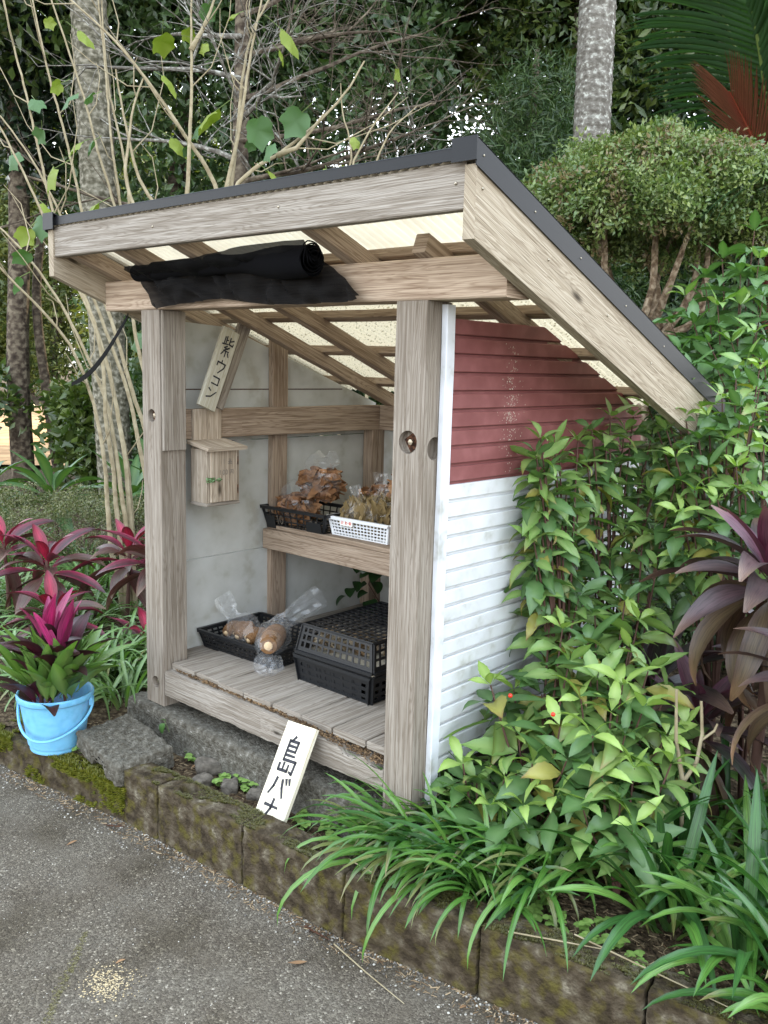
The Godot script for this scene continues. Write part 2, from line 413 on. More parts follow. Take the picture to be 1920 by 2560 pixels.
# Weathered softwood: 4 m along the grain by 0.25 m across, returned as [colour, height].
func wood_tex(sd: int, dark: Color, mid: Color, pale: Color, peel: float, rings: float) -> Array:
	var w := 1536
	var h := 256
	var f := FastNoiseLite.new()
	f.seed = sd
	f.frequency = 1.0
	f.fractal_octaves = 3
	var g := FastNoiseLite.new()
	g.seed = sd + 7
	g.frequency = 1.0
	g.fractal_type = FastNoiseLite.FRACTAL_NONE
	var r := RandomNumberGenerator.new()
	r.seed = sd
	var knots := []
	for k in 5:
		knots.append(Vector3(r.randf() * 4.0, r.randf() * 0.25, r.randf_range(0.006, 0.014)))
	var col := PackedByteArray()
	col.resize(w * h * 3)
	var hei := PackedByteArray()
	hei.resize(w * h)
	var cx := []
	for y in h:
		var a := TAU * y / h
		cx.append(Vector2(cos(a), sin(a)))
	for x in w:
		var X := 4.0 * x / w
		var near := []
		for k in knots:
			if absf(k.x - X) < 0.16:
				near.append(k)
		for y in h:
			var Y := 0.25 * y / h
			var c: Vector2 = cx[y]
			var bend := f.get_noise_3d(X * 0.9, c.x * 0.55, c.y * 0.55)
			var kd := 0.0
			for k in near:
				var dy := Y - k.y as float
				var d := sqrt((X - k.x) * (X - k.x) * 0.10 + dy * dy) / k.z as float
				kd = maxf(kd, exp(-d * 0.55))
			var ring := 1.0 - 2.0 * pow(0.5 + 0.5 * sin((Y * rings + bend * 9.0 + kd * 4.0) * TAU), 2.5)
			var fine := g.get_noise_3d(X * 4.0, c.x * 20.0, c.y * 20.0)
			var fibre := g.get_noise_3d(X * 16.0 + 50.0, c.x * 55.0, c.y * 55.0)
			var patch := f.get_noise_3d(X * 3.0 + 20.0, c.x * 2.6, c.y * 2.6)
			var streak := g.get_noise_3d(X * 3.2 + 90.0, c.x * 13.0, c.y * 13.0)
			var v := 0.5 + 0.15 * ring + 0.13 * fine + 0.10 * fibre
			var o := mid.lerp(dark, clampf(0.55 - v, 0.0, 0.6) * 1.3)
			o = o.lerp(pale, clampf(v - 0.45, 0.0, 0.7))
			o = o.lerp(pale, peel * smoothstep(0.12, 0.3, streak + 0.5 * patch))
			o = o.lerp(dark, 0.24 * smoothstep(0.16, 0.5, -streak - 0.6 * patch))
			o = o.lerp(dark, 0.22 * smoothstep(0.02, 0.30, -patch))
			if fine < -0.72:
				o = o.lerp(dark, 0.55)
			o = o.lerp(dark * 0.62, smoothstep(0.55, 0.95, kd))
			var at := (y * w + x)
			col[at * 3] = int(clampf(o.r, 0, 1) * 255)
			col[at * 3 + 1] = int(clampf(o.g, 0, 1) * 255)
			col[at * 3 + 2] = int(clampf(o.b, 0, 1) * 255)
			hei[at] = int(clampf(0.5 + 0.22 * ring + 0.35 * fine + 0.2 * fibre - 0.3 * smoothstep(0.5, 0.9, kd), 0, 1) * 255)
	return [Image.create_from_data(w, h, false, Image.FORMAT_RGB8, col), Image.create_from_data(w, h, false, Image.FORMAT_L8, hei)]


func wood_mat(t: Array, upright := false, tint := Color.WHITE, relief := 0.12) -> StandardMaterial3D:
	var m := StandardMaterial3D.new()
	var a: Image = t[0]
	var b: Image = t[1]
	if upright:
		a = a.duplicate()
		a.rotate_90(CLOCKWISE)
		b = b.duplicate()
		b.rotate_90(CLOCKWISE)
		m.uv1_triplanar = true
		m.uv1_scale = Vector3(4, 0.25, 4)
		m.uv1_triplanar_sharpness = 8.0
	else:
		m.uv1_scale = Vector3(0.25, 4, 1)
	m.albedo_texture = ImageTexture.create_from_image(a)
	m.albedo_color = tint
	m.heightmap_enabled = true
	m.heightmap_texture = ImageTexture.create_from_image(b)
	m.heightmap_scale = relief
	m.roughness = 0.85
	m.metallic_specular = 0.3
	return m


func retint(m: StandardMaterial3D, tint: Color) -> StandardMaterial3D:
	var o: StandardMaterial3D = m.duplicate()
	o.albedo_color = tint
	return o


func plain(c: Color, rough := 0.7, spec := 0.5) -> StandardMaterial3D:
	var m := StandardMaterial3D.new()
	m.albedo_color = c
	m.roughness = rough
	m.metallic_specular = spec
	return m


func mottled(t: Texture2D, scale: float, rough := 0.9, bump: Texture2D = null, relief := 0.1, world := false) -> StandardMaterial3D:
	var m := StandardMaterial3D.new()
	m.albedo_texture = t
	m.uv1_triplanar = true
	m.uv1_world_triplanar = world
	m.uv1_scale = Vector3.ONE * scale
	m.roughness = rough
	m.metallic_specular = 0.3
	if bump:
		m.heightmap_enabled = true
		m.heightmap_texture = bump
		m.heightmap_scale = relief
	return m


func foliage(rough := 0.45, back := Color(0.62, 0.72, 0.3), spec := 0.5) -> StandardMaterial3D:
	var m := StandardMaterial3D.new()
	m.vertex_color_use_as_albedo = true
	m.roughness = rough
	m.metallic_specular = spec
	m.backlight_enabled = true
	m.backlight = back
	m.cull_mode = BaseMaterial3D.CULL_DISABLED
	return m


func lin(r: float, g: float, b: float) -> Color:
	return Color(r, g, b)


func _ready() -> void:
	rng.seed = 20240
	nz.seed = 5
	nz.frequency = 1.0
	# ---- camera
	var cam := Camera3D.new()
	cam.name = "camera"
	cam.fov = 59.50
	cam.near = 0.05
	cam.far = 400.0
	cam.transform = Transform3D(Basis(Vector3(0.74578705, 0.02704574, -0.66563519), Vector3(-0.1273118, 0.98654637, -0.1025571), Vector3(0.65390625, 0.16122897, 0.73919675)), Vector3(2.87882, 1.30744, 1.89406))
	add_child(cam)
	cam.current = true
	# ---- sky, exposure
	var we := WorldEnvironment.new()
	we.name = "world_environment"
	var env := Environment.new()
	env.background_mode = Environment.BG_SKY
	var sky := Sky.new()
	var sm := ProceduralSkyMaterial.new()
	sm.sky_top_color = Color(0.74, 0.79, 0.85)
	sm.sky_horizon_color = Color(0.95, 0.945, 0.93)
	sm.sky_curve = 0.18
	sm.energy_multiplier = 2.0
	sm.ground_bottom_color = Color(0.30, 0.28, 0.25)
	sm.ground_horizon_color = Color(0.62, 0.62, 0.60)
	sky.sky_material = sm
	env.sky = sky
	env.tonemap_mode = Environment.TONE_MAPPER_LINEAR
	env.tonemap_exposure = 3.1
	env.sdfgi_enabled = true
	env.ssao_enabled = true
	env.ssil_enabled = true
	we.environment = env
	add_child(we)
	# ---- the sun, low behind the trees
	var sun := DirectionalLight3D.new()
	sun.name = "sun"
	sun.light_color = Color(1.0, 0.91, 0.76)
	sun.light_energy = 0.8
	sun.light_angular_distance = 0.5
	sun.shadow_enabled = true
	add_child(sun)
	sun.look_at_from_position(Vector3(-2.83, 6.4, -9.6), Vector3.ZERO)
	make_materials()
	ground_and_road()
	kerb()
	shed()
	on_the_shed()
	goods()
	garden_left()
	garden_right()
	trees()
	litter()


func make_materials() -> void:
	var grey := wood_tex(11, Color(0.38, 0.34, 0.295), Color(0.53, 0.495, 0.45), Color(0.66, 0.635, 0.60), 0.5, 60.0)
	var brown := wood_tex(23, Color(0.37, 0.30, 0.24), Color(0.58, 0.51, 0.44), Color(0.73, 0.67, 0.60), 0.3, 52.0)
	var tan_ := wood_tex(37, Color(0.43, 0.375, 0.305), Color(0.62, 0.57, 0.49), Color(0.75, 0.71, 0.645), 0.3, 80.0)
	var pale := wood_tex(53, Color(0.72, 0.67, 0.56), Color(0.88, 0.85, 0.76), Color(0.94, 0.92, 0.86), 0.2, 40.0)
	M.grey = wood_mat(grey)
	M.grey_up = wood_mat(grey, true, Color(0.96, 0.95, 0.94))
	M.brown = wood_mat(brown, false, Color.WHITE, 0.06)
	M.brown_up = wood_mat(brown, true, Color.WHITE, 0.06)
	M.tan = wood_mat(tan_)
	M.beam = retint(M.brown, Color(1.13, 1.13, 1.13))
	M.box = wood_mat(grey, true, Color(1.12, 1.10, 1.07))
	M.box.uv1_offset = Vector3(0.3, 0.35, 0.6)
	M.rot = mottled(noise_tex(FastNoiseLite.TYPE_SIMPLEX_SMOOTH, 0.02, [[0.25, Color(0.26, 0.17, 0.10)], [0.5, Color(0.47, 0.33, 0.21)], [0.8, Color(0.70, 0.55, 0.36)]], 256, 4), 8.0, 0.95)
	M.sign_board = wood_mat(pale, false, Color.WHITE, 0.03)
	M.old_sign = retint(M.sign_board, Color(0.80, 0.81, 0.82))
	M.old_box = retint(M.grey, Color(1.20, 1.17, 1.13))
	M.black_metal = plain(Color(0.085, 0.092, 0.105), 0.45, 0.35)
	M.steel = plain(Color(0.66, 0.62, 0.55), 0.35)
	M.steel.metallic = 0.9
	M.rust = mottled(noise_tex(FastNoiseLite.TYPE_SIMPLEX_SMOOTH, 0.03, [[0.3, Color(0.18, 0.11, 0.08)], [0.7, Color(0.36, 0.24, 0.17)]], 128, 9), 20.0, 0.8)
	M.brass = mottled(noise_tex(FastNoiseLite.TYPE_SIMPLEX_SMOOTH, 0.04, [[0.3, Color(0.30, 0.24, 0.15)], [0.6, Color(0.38, 0.52, 0.36)], [0.8, Color(0.52, 0.70, 0.50)]], 128, 10), 25.0, 0.7)
	M.ink = plain(Color(0.13, 0.13, 0.16), 0.7)
	M.faint_ink = plain(Color(0.42, 0.40, 0.38), 0.8)
	M.red_ink = plain(Color(0.85, 0.32, 0.25), 0.6)
	var specks := noise_tex(FastNoiseLite.TYPE_SIMPLEX_SMOOTH, 0.10, [[0.0, Color(0.90, 0.86, 0.77)], [0.62, Color(0.92, 0.88, 0.79)], [0.76, Color(0.78, 0.73, 0.62)], [0.90, Color(0.44, 0.40, 0.31)]], 512, 31, 4)
	var clean := noise_tex(FastNoiseLite.TYPE_SIMPLEX_SMOOTH, 0.01, [[0.2, Color(0.91, 0.87, 0.79)], [0.7, Color(0.95, 0.915, 0.84)]], 256, 32, 4)
	for q in [["sheet", clean], ["sheet_dirty", specks]]:
		var m := StandardMaterial3D.new()
		m.albedo_texture = q[1]
		m.uv1_scale = Vector3(1.6, 1.6, 1)
		m.roughness = 0.5
		m.backlight_enabled = true
		m.backlight = Color(1, 0.98, 0.93)
		m.cull_mode = BaseMaterial3D.CULL_DISABLED
		M[q[0]] = m
	var board_stain := noise_tex(FastNoiseLite.TYPE_SIMPLEX_SMOOTH, 0.006, [[0.12, Color(0.655, 0.65, 0.615)], [0.36, Color(0.71, 0.715, 0.695)], [0.8, Color(0.745, 0.75, 0.735)]], 512, 41, 8)
	M.panel = mottled(board_stain, 1.8, 0.75)
	M.red = mottled(noise_tex(FastNoiseLite.TYPE_SIMPLEX_SMOOTH, 0.012, [[0.2, Color(0.455, 0.27, 0.265)], [0.6, Color(0.49, 0.30, 0.295)], [0.8, Color(0.515, 0.325, 0.32)]], 512, 43, 6), 1.3, 0.55)
	M.white = mottled(noise_tex(FastNoiseLite.TYPE_SIMPLEX_SMOOTH, 0.01, [[0.08, Color(0.68, 0.68, 0.66)], [0.28, Color(0.755, 0.76, 0.755)], [0.5, Color(0.785, 0.79, 0.795)], [0.8, Color(0.80, 0.81, 0.815)]], 512, 44, 8), 1.6, 0.5)
	M.trim = mottled(noise_tex(FastNoiseLite.TYPE_SIMPLEX_SMOOTH, 0.02, [[0.10, Color(0.66, 0.66, 0.64)], [0.30, Color(0.78, 0.79, 0.80)], [0.7, Color(0.83, 0.84, 0.86)]], 256, 45, 5), 1.3, 0.6)
	M.net = plain(Color(0.03, 0.03, 0.035, 0.93), 0.8, 0.25)
	M.net.transparency = BaseMaterial3D.TRANSPARENCY_ALPHA
	M.net.cull_mode = BaseMaterial3D.CULL_DISABLED
	M.net_roll = plain(Color(0.04, 0.04, 0.05), 0.95, 0.2)
	M.strap = plain(Color(0.04, 0.04, 0.04), 0.9, 0.15)
	M.crate = plain(Color(0.075, 0.08, 0.09), 0.45)
	M.white_plastic = plain(Color(0.88, 0.89, 0.90), 0.35)
	M.paper = plain(Color(0.92, 0.91, 0.89), 0.8)
	M.card = plain(Color(0.70, 0.67, 0.60), 0.8)
	M.film = plain(Color(0.96, 0.97, 0.98, 0.05), 0.06, 0.44)
	M.film.transparency = BaseMaterial3D.TRANSPARENCY_ALPHA
	M.film.cull_mode = BaseMaterial3D.CULL_DISABLED
	M.blue = mottled(noise_tex(FastNoiseLite.TYPE_SIMPLEX_SMOOTH, 0.02, [[0.2, Color(0.41, 0.66, 0.80)], [0.45, Color(0.45, 0.70, 0.84)], [0.8, Color(0.48, 0.73, 0.87)]], 256, 67, 6), 4.0, 0.42)
	M.blue.subsurf_scatter_enabled = true
	M.blue.subsurf_scatter_strength = 0.15
	var rock := noise_tex(FastNoiseLite.TYPE_SIMPLEX_SMOOTH, 0.02, [[0.12, Color(0.27, 0.25, 0.215)], [0.40, Color(0.345, 0.33, 0.295)], [0.62, Color(0.385, 0.37, 0.335)], [0.80, Color(0.45, 0.435, 0.40)], [0.90, Color(0.56, 0.545, 0.51)]], 512, 51, 7)
	var rockb := noise_tex(FastNoiseLite.TYPE_SIMPLEX_SMOOTH, 0.05, [], 512, 52, 5)
	M.concrete = mottled(rock, 3.6, 0.95, rockb, 0.6)
	var kerbc := noise_tex(FastNoiseLite.TYPE_SIMPLEX_SMOOTH, 0.011, [[0.15, Color(0.17, 0.14, 0.10)], [0.42, Color(0.245, 0.21, 0.16)], [0.60, Color(0.30, 0.265, 0.215)], [0.78, Color(0.36, 0.33, 0.275)], [0.90, Color(0.47, 0.44, 0.38)]], 512, 53, 8)
	M.kerb = mottled(kerbc, 2.6, 0.95, rockb, 0.5, true)
	M.kerb.detail_enabled = true
	M.kerb.detail_albedo = noise_tex(FastNoiseLite.TYPE_SIMPLEX_SMOOTH, 0.014, [[0.0, Color(0.28, 0.26, 0.12, 0.0)], [0.52, Color(0.28, 0.26, 0.12, 0.0)], [0.66, Color(0.30, 0.27, 0.12, 0.5)], [0.85, Color(0.33, 0.31, 0.12, 0.75)]], 512, 54, 6)
	M.kerb.uv2_triplanar = true
	M.kerb.uv2_world_triplanar = true
	M.kerb.uv2_scale = Vector3.ONE * 1.9
	M.kerb.detail_uv_layer = BaseMaterial3D.DETAIL_UV_2
	M.stone = mottled(noise_tex(FastNoiseLite.TYPE_SIMPLEX_SMOOTH, 0.02, [[0.2, Color(0.30, 0.28, 0.25)], [0.8, Color(0.46, 0.43, 0.39)]], 256, 59, 5), 4.0, 0.8, rockb, 0.2)
	M.soil = mottled(noise_tex(FastNoiseLite.TYPE_SIMPLEX_SMOOTH, 0.03, [[0.2, Color(0.17, 0.13, 0.09)], [0.5, Color(0.29, 0.24, 0.18)], [0.8, Color(0.42, 0.37, 0.29)]], 512, 55, 6), 1.8, 1.0, rockb, 1.0, true)
	M.sand = mottled(noise_tex(FastNoiseLite.TYPE_SIMPLEX_SMOOTH, 0.02, [[0.2, Color(0.60, 0.47, 0.34)], [0.8, Color(0.76, 0.62, 0.46)]], 256, 56, 4), 0.4, 1.0, null, 0.1, true)
	# exposed-aggregate asphalt: one texture of stone colours, one of large stains over it
	var ag := noise_tex(FastNoiseLite.TYPE_CELLULAR, 0.14, [[0.0, Color(0.29, 0.272, 0.245)], [0.30, Color(0.335, 0.315, 0.285)], [0.60, Color(0.375, 0.355, 0.325)], [0.82, Color(0.415, 0.395, 0.36)], [0.95, Color(0.46, 0.44, 0.405)], [0.985, Color(0.55, 0.53, 0.49)], [1.0, Color(0.66, 0.64, 0.60)]], 1536, 57)
	var agb := noise_tex(FastNoiseLite.TYPE_CELLULAR, 0.14, [[0.0, Color(1, 1, 1)], [1.0, Color(0, 0, 0)]], 1536, 57)
	agb.noise.cellular_return_type = FastNoiseLite.RETURN_DISTANCE
	M.asphalt = mottled(ag, 0.95, 0.85, agb, 0.3, true)
	M.asphalt.detail_enabled = true
	M.asphalt.detail_blend_mode = BaseMaterial3D.BLEND_MODE_MUL
	M.asphalt.detail_albedo = noise_tex(FastNoiseLite.TYPE_SIMPLEX_SMOOTH, 0.012, [[0.12, Color(0.80, 0.77, 0.71)], [0.40, Color(0.93, 0.905, 0.865)], [0.7, Color(1, 0.985, 0.955)]], 512, 58, 9)
	M.asphalt.uv2_triplanar = true
	M.asphalt.uv2_world_triplanar = true
	M.asphalt.uv2_scale = Vector3.ONE * 0.45
	M.asphalt.detail_uv_layer = BaseMaterial3D.DETAIL_UV_2
	M.bark_pale = mottled(noise_tex(FastNoiseLite.TYPE_SIMPLEX_SMOOTH, 0.02, [[0.2, Color(0.33, 0.31, 0.28)], [0.5, Color(0.45, 0.43, 0.40)], [0.68, Color(0.52, 0.505, 0.47)], [0.74, Color(0.72, 0.72, 0.68)]], 512, 61, 5), 1.9, 0.9, rockb, 0.4)
	M.bark_mottled = mottled(noise_tex(FastNoiseLite.TYPE_SIMPLEX_SMOOTH, 0.016, [[0.2, Color(0.25, 0.24, 0.185)], [0.45, Color(0.37, 0.355, 0.30)], [0.6, Color(0.46, 0.44, 0.385)], [0.8, Color(0.58, 0.56, 0.50)]], 512, 62, 6), 2.2, 0.9, rockb, 0.4)
	M.bark_dark = mottled(noise_tex(FastNoiseLite.TYPE_SIMPLEX_SMOOTH, 0.02, [[0.2, Color(0.17, 0.14, 0.12)], [0.5, Color(0.30, 0.26, 0.22)], [0.75, Color(0.46, 0.42, 0.36)]], 256, 63, 5), 2.6, 0.95, rockb, 0.4)
	M.stem_pale = mottled(noise_tex(FastNoiseLite.TYPE_SIMPLEX_SMOOTH, 0.02, [[0.2, Color(0.50, 0.45, 0.35)], [0.5, Color(0.56, 0.515, 0.415)], [0.8, Color(0.62, 0.58, 0.48)]], 256, 64, 4), 3.0, 0.8)
	M.stem_brown = plain(Color(0.30, 0.20, 0.16), 0.8)
	M.stem_green = plain(Color(0.35, 0.42, 0.18), 0.6)
	M.leaf = foliage(0.33, Color(0.66, 0.76, 0.3))
	M.leaf_shiny = foliage(0.30)
	M.topiary_wood = mottled(noise_tex(FastNoiseLite.TYPE_SIMPLEX_SMOOTH, 0.02, [[0.25, Color(0.30, 0.24, 0.19)], [0.5, Color(0.46, 0.39, 0.31)], [0.68, Color(0.66, 0.60, 0.52)]], 256, 65, 4), 4.0, 0.9, rockb, 0.3)
	M.leaf_dull = foliage(0.6)
	M.leaf_purple = foliage(0.42, Color(0.6, 0.35, 0.4))
	var veins := noise_tex(FastNoiseLite.TYPE_SIMPLEX_SMOOTH, 0.02, [[0.2, Color(0.74, 0.72, 0.72)], [0.5, Color(0.94, 0.93, 0.93)], [0.8, Color(1, 1, 1)]], 256, 66, 4)
	for q in [[M.leaf_purple, 1.6, 2.2], [M.leaf_shiny, 1.2, 1.4]]:   # streaks that run along each blade
		q[0].albedo_texture = veins
		q[0].uv1_scale = Vector3(q[1], q[2], 1)
	M.crown = foliage(0.45, Color(0.6, 0.7, 0.25))
	M.dry = plain(Color.WHITE, 0.85, 0.3)
	M.dry.vertex_color_use_as_albedo = true
	M.dry.cull_mode = BaseMaterial3D.CULL_DISABLED


# ---------------------------------------------------------------- ground, road, kerb
func kerb_z(x: float) -> float:   # the kerb's front face
	if x < 0.345:
		return 0.33 - 0.128 * (x - 0.345)
	if x < 1.33:
		return 0.318 - 0.0665 * (x - 0.525)
	return 0.264 - 0.17 * (x - 1.33)


func soil_y(x: float, z: float) -> float:
	var y := -0.125 + 0.012 * nz.get_noise_2d(x * 3.0, z * 3.0) + 0.006 * nz.get_noise_2d(x * 14.0, z * 14.0)
	if x > 1.2:
		y += 0.03 * smoothstep(1.2, 1.6, x)
	return y + 0.02 * smoothstep(2.0, 12.0, -z) * minf(8.0, -z - 2.0) * 0.2


func ground_and_road() -> void:
	var b := MB.new()
	var xs := [-120.0, -60.0, -30.0, -16.0, -10.0, -7.0, -5.0, -4.0]
	for k in 150:
		xs.append(-3.0 + k * 0.045)
	xs.append_array([4.5, 6.0, 9.0, 15.0, 30.0, 60.0, 120.0])
	var zs := [0.0]
	for k in 30:
		zs.append(0.035 + k * 0.05)
	zs.append_array([1.8, 2.3, 3.0, 4.0, 6.0, 9.0, 14.0, 22.0, 40.0, 80.0, 150.0])
	for z in zs:
		for x in xs:
			var Z: float = kerb_z(clampf(x, -6.0, 6.0)) - 0.06 - z
			b.add(Vector3(x, soil_y(x, Z), Z), Vector2(x, Z))
	var w := xs.size()
	for j in zs.size() - 1:
		for k in w - 1:
			b.q(j * w + k, j * w + k + 1, (j + 1) * w + k + 1, (j + 1) * w + k)
	struct("ground", b.mesh(M.soil))
	var r := MB.new()
	r.face(Vector3(-120, -0.257, 120), Vector3(120, -0.257, 120), Vector3(120, -0.257, -0.6), Vector3(-120, -0.257, -0.6))
	struct("road", r.mesh(M.asphalt))
	var s := MB.new()
	var ring := []
	for k in 40:
		var a := TAU * k / 40
		var rr := 1.0 + 0.12 * sin(3 * a) + 0.08 * sin(7 * a + 1.0)
		ring.append(Vector3(-16.0 + cos(a) * 9.0 * rr, 0, -6.5 + sin(a) * 5.2 * rr))
	var m := s.add(Vector3(-16, soil_y(-16, -6.5) + 0.09, -6.5))
	for k in 40:
		s.add(Vector3(ring[k].x, soil_y(ring[k].x, ring[k].z) + 0.06, ring[k].z))
	for k in 40:
		s.t(m, 1 + (k + 1) % 40, 1 + k)
	struct("dirt_clearing", s.mesh(M.sand))


func kerb_block(x0: float, x1: float, top: float, label: String, sd: int, hole := -9.0) -> Node3D:
	var a := Vector3(x0 + 0.002, 0, kerb_z(x0 + 0.001))
	var c := Vector3(x1 - 0.002, 0, kerb_z(x1 - 0.001))
	var d := (c - a).normalized()
	var back := d.cross(Vector3.UP) * -1.0
	if back.z > 0:
		back = -back
	var size := Vector3(a.distance_to(c), 0.215, 0.105)
	var t := thing("concrete_block", label, "kerb block", (a + c) / 2 + back * 0.0525 + Vector3(0, top, 0), atan2(-d.z, d.x), "hollow concrete blocks set as a kerb")
	part(t, "block", rough_box(size, 0.009, 0.0028, 24.0, 0.010, M.kerb, sd, "hole", hole), Transform3D(Basis(), Vector3(0, -0.1075, 0)))
	var xf := []
	var cs := []
	for k in 2200:
		var x := rng.randf_range(-0.49, 0.49) * size.x
		var z := rng.randf_range(-0.047, 0.050)
		if nz.get_noise_2d((a.x + x) * 5.0, z * 9.0) < 0.10 or Vector2(x - hole, z).length() < 0.034:
			continue
		xf.append(Transform3D(Basis(Vector3.UP, rng.randf() * TAU).scaled(Vector3(1, 0.45, 1) * rng.randf_range(0.5, 1.1)), Vector3(x, -0.0005, z)))
		cs.append(lin(0.055, 0.052, 0.012).lerp(lin(0.12, 0.11, 0.022), rng.randf()))
	if xf:
		scatter(t, "moss", moss_tuft(), xf, cs)
	return t


var tuft_mesh: ArrayMesh
func moss_tuft() -> ArrayMesh:
	if tuft_mesh:
		return tuft_mesh
	var tuft := MB.new()
	for k in 7:
		var az := TAU * k / 7 + rng.randf()
		var p := Vector3(cos(az), 0, sin(az)) * 0.0025
		var sd := Vector3(-sin(az), 0, cos(az)) * 0.0018
		var f := tuft.add(p - sd)
		tuft.add(p + sd)
		tuft.add(p * 2.6 + Vector3(0, rng.randf_range(0.006, 0.010), 0))
		tuft.t(f, f + 1, f + 2)
	tuft_mesh = tuft.mesh(M.crown)
	return tuft_mesh


func kerb() -> void:
	kerb_block(0.345, 0.525, -0.066, "short mossy concrete kerb block next to the tilted loose block", 3)
	kerb_block(0.525, 0.925, -0.064, "mossy brown concrete kerb block with a small round hole in its top", 4, -0.10)
	kerb_block(0.925, 1.325, -0.062, "brown concrete kerb block in front of the leaning banana sign's foot", 5)
	kerb_block(1.325, 1.73, -0.060, "dark concrete kerb block under the drooping strap leaves", 6)
	kerb_block(1.73, 2.14, -0.060, "dark concrete kerb block under the serrated-leaf bush and dry straw", 7)
	kerb_block(2.14, 2.55, -0.060, "dark concrete kerb block beyond the dry straw", 8)
	# the older, lower kerb under moss
	var a := Vector3(-2.6, 0, kerb_z(-2.6))
	var c := Vector3(0.35, 0, kerb_z(0.345))
	var d := (c - a).normalized()
	var t := thing("mossy_kerb", "low old concrete kerb thick with green moss behind the blue bucket", "kerb", (a + c) / 2 + Vector3(0, -0.138, -0.07), atan2(-d.z, d.x))
	var long := a.distance_to(c)
	part(t, "kerb_stone", rough_box(Vector3(long, 0.20, 0.13), 0.016, 0.010, 16.0, 0.022, M.kerb, 9), Transform3D(Basis(), Vector3(0, -0.10, 0)))
	var xf := []
	var cs := []
	for k in 16000:
		var x := rng.randf_range(-long / 2, long / 2)
		var z := rng.randf_range(-0.06, 0.075)
		var y := 0.004
		var up := Vector3.UP
		if rng.randf() < 0.45:
			z = 0.068
			y = -pow(rng.randf(), 1.6) * 0.13
			up = Vector3(0, 0.5, 1)
		if nz.get_noise_3d(x * 3.0, y * 9.0, z * 4.0) < -0.02 + 0.25 * absf(y) * 8.0:
			continue
		xf.append(Transform3D(along(Vector3.ZERO, up.cross(azim(rng.randf() * TAU)).normalized(), up).basis.scaled(Vector3.ONE * rng.randf_range(0.7, 1.7)), Vector3(x, y, z)))
		cs.append(lin(0.10, 0.115, 0.012).lerp(lin(0.20, 0.19, 0.02), rng.randf()))
	scatter(t, "moss", moss_tuft(), xf, cs)


func scatter(parent: Node, called: String, m: Mesh, xf: Array, cs: Array) -> MultiMeshInstance3D:
	var mm := MultiMesh.new()
	mm.transform_format = MultiMesh.TRANSFORM_3D
	mm.use_colors = true
	mm.mesh = m
	mm.instance_count = xf.size()
	for k in xf.size():
		mm.set_instance_transform(k, xf[k])
		mm.set_instance_color(k, cs[k])
	var o := MultiMeshInstance3D.new()
	o.name = called
	o.multimesh = mm
	parent.add_child(o, true)
	o.set_meta("kind", "stuff")
	return o


# ---------------------------------------------------------------- the stall
func roof_y(y0: float, z: float) -> float:
	return y0 + RAFTER_SLOPE * z


func prism_x(poly: Array, x0: float, x1: float, mat: Material, slope := 0.0) -> ArrayMesh:   # poly: Vector2(z, y), seen from +x counter-clockwise with z to the left
	var b := MB.new()
	var o := rng.randf() * 2.0
	var ov := rng.randf()
	var ca := cos(slope)
	var sa := sin(slope)
	var uvs := []
	var flat := PackedVector2Array()
	for p in poly:
		uvs.append(Vector2(o - p.x * ca - p.y * sa + 1.0, ov + p.y * ca - p.x * sa))
		flat.append(p)
	var tris := Geometry2D.triangulate_polygon(flat)
	for s in [[x0, -1], [x1, 1]]:
		var f := b.v.size()
		for k in poly.size():
			b.add(Vector3(s[0], poly[k].y, poly[k].x), uvs[k])
		for k in range(0, tris.size(), 3):
			var a := flat[tris[k]]
			var d := flat[tris[k + 1]]
			var e := flat[tris[k + 2]]
			var ccw := (d - a).cross(e - a) > 0   # in (z, y) this faces -x
			if ccw == (s[1] < 0):
				b.t(f + tris[k], f + tris[k + 1], f + tris[k + 2])
			else:
				b.t(f + tris[k], f + tris[k + 2], f + tris[k + 1])
	for k in poly.size():
		var j := (k + 1) % poly.size()
		var p := Vector3(0, poly[k].y, poly[k].x)
		var q := Vector3(0, poly[j].y, poly[j].x)
		var nv: Vector3 = Vector3(1, 0, 0).cross(q - p)
		var X0 := Vector3(x0, 0, 0)
		var X1 := Vector3(x1, 0, 0)
		var w := Vector2(0, x1 - x0)
		var mid := Vector3.ZERO
		for r in poly:
			mid += Vector3(0, r.y, r.x) / poly.size()
		if nv.dot((p + q) / 2 - mid) > 0:
			b.face(p + X0, p + X1, q + X1, q + X0, uvs[k], uvs[k] + w, uvs[j] + w, uvs[j])
		else:
			b.face(p + X0, q + X0, q + X1, p + X1, uvs[k], uvs[j], uvs[j] + w, uvs[k] + w)
	return b.mesh(mat)


func bored_post(parent: Node, x0: float, x1: float, z0: float, z1: float, y0: float, y1: float, holes: Array) -> Node3D:
	var root := CSGBox3D.new()
	root.name = "post"
	root.size = Vector3(x1 - x0, y1 - y0, z1 - z0)
	root.position = Vector3((x0 + x1) / 2, (y0 + y1) / 2, (z0 + z1) / 2)
	var wood: StandardMaterial3D = M.grey_up.duplicate()
	wood.uv1_offset = Vector3(x0 * 1.7, 0.42 + 0.21 * x0, x0 * 0.6)
	root.material = wood
	parent.add_child(root, true)
	for h in holes:
		var c := CSGCylinder3D.new()
		c.name = "bore"
		c.operation = CSGShape3D.OPERATION_SUBTRACTION
		c.radius = h.r
		c.height = 0.05
		c.sides = 28
		c.material = wood
		root.add_child(c, true)
		c.position = h.at - root.position
		c.rotation = Vector3(PI / 2, 0, 0) if h.front else Vector3(0, 0, PI / 2)
	return root


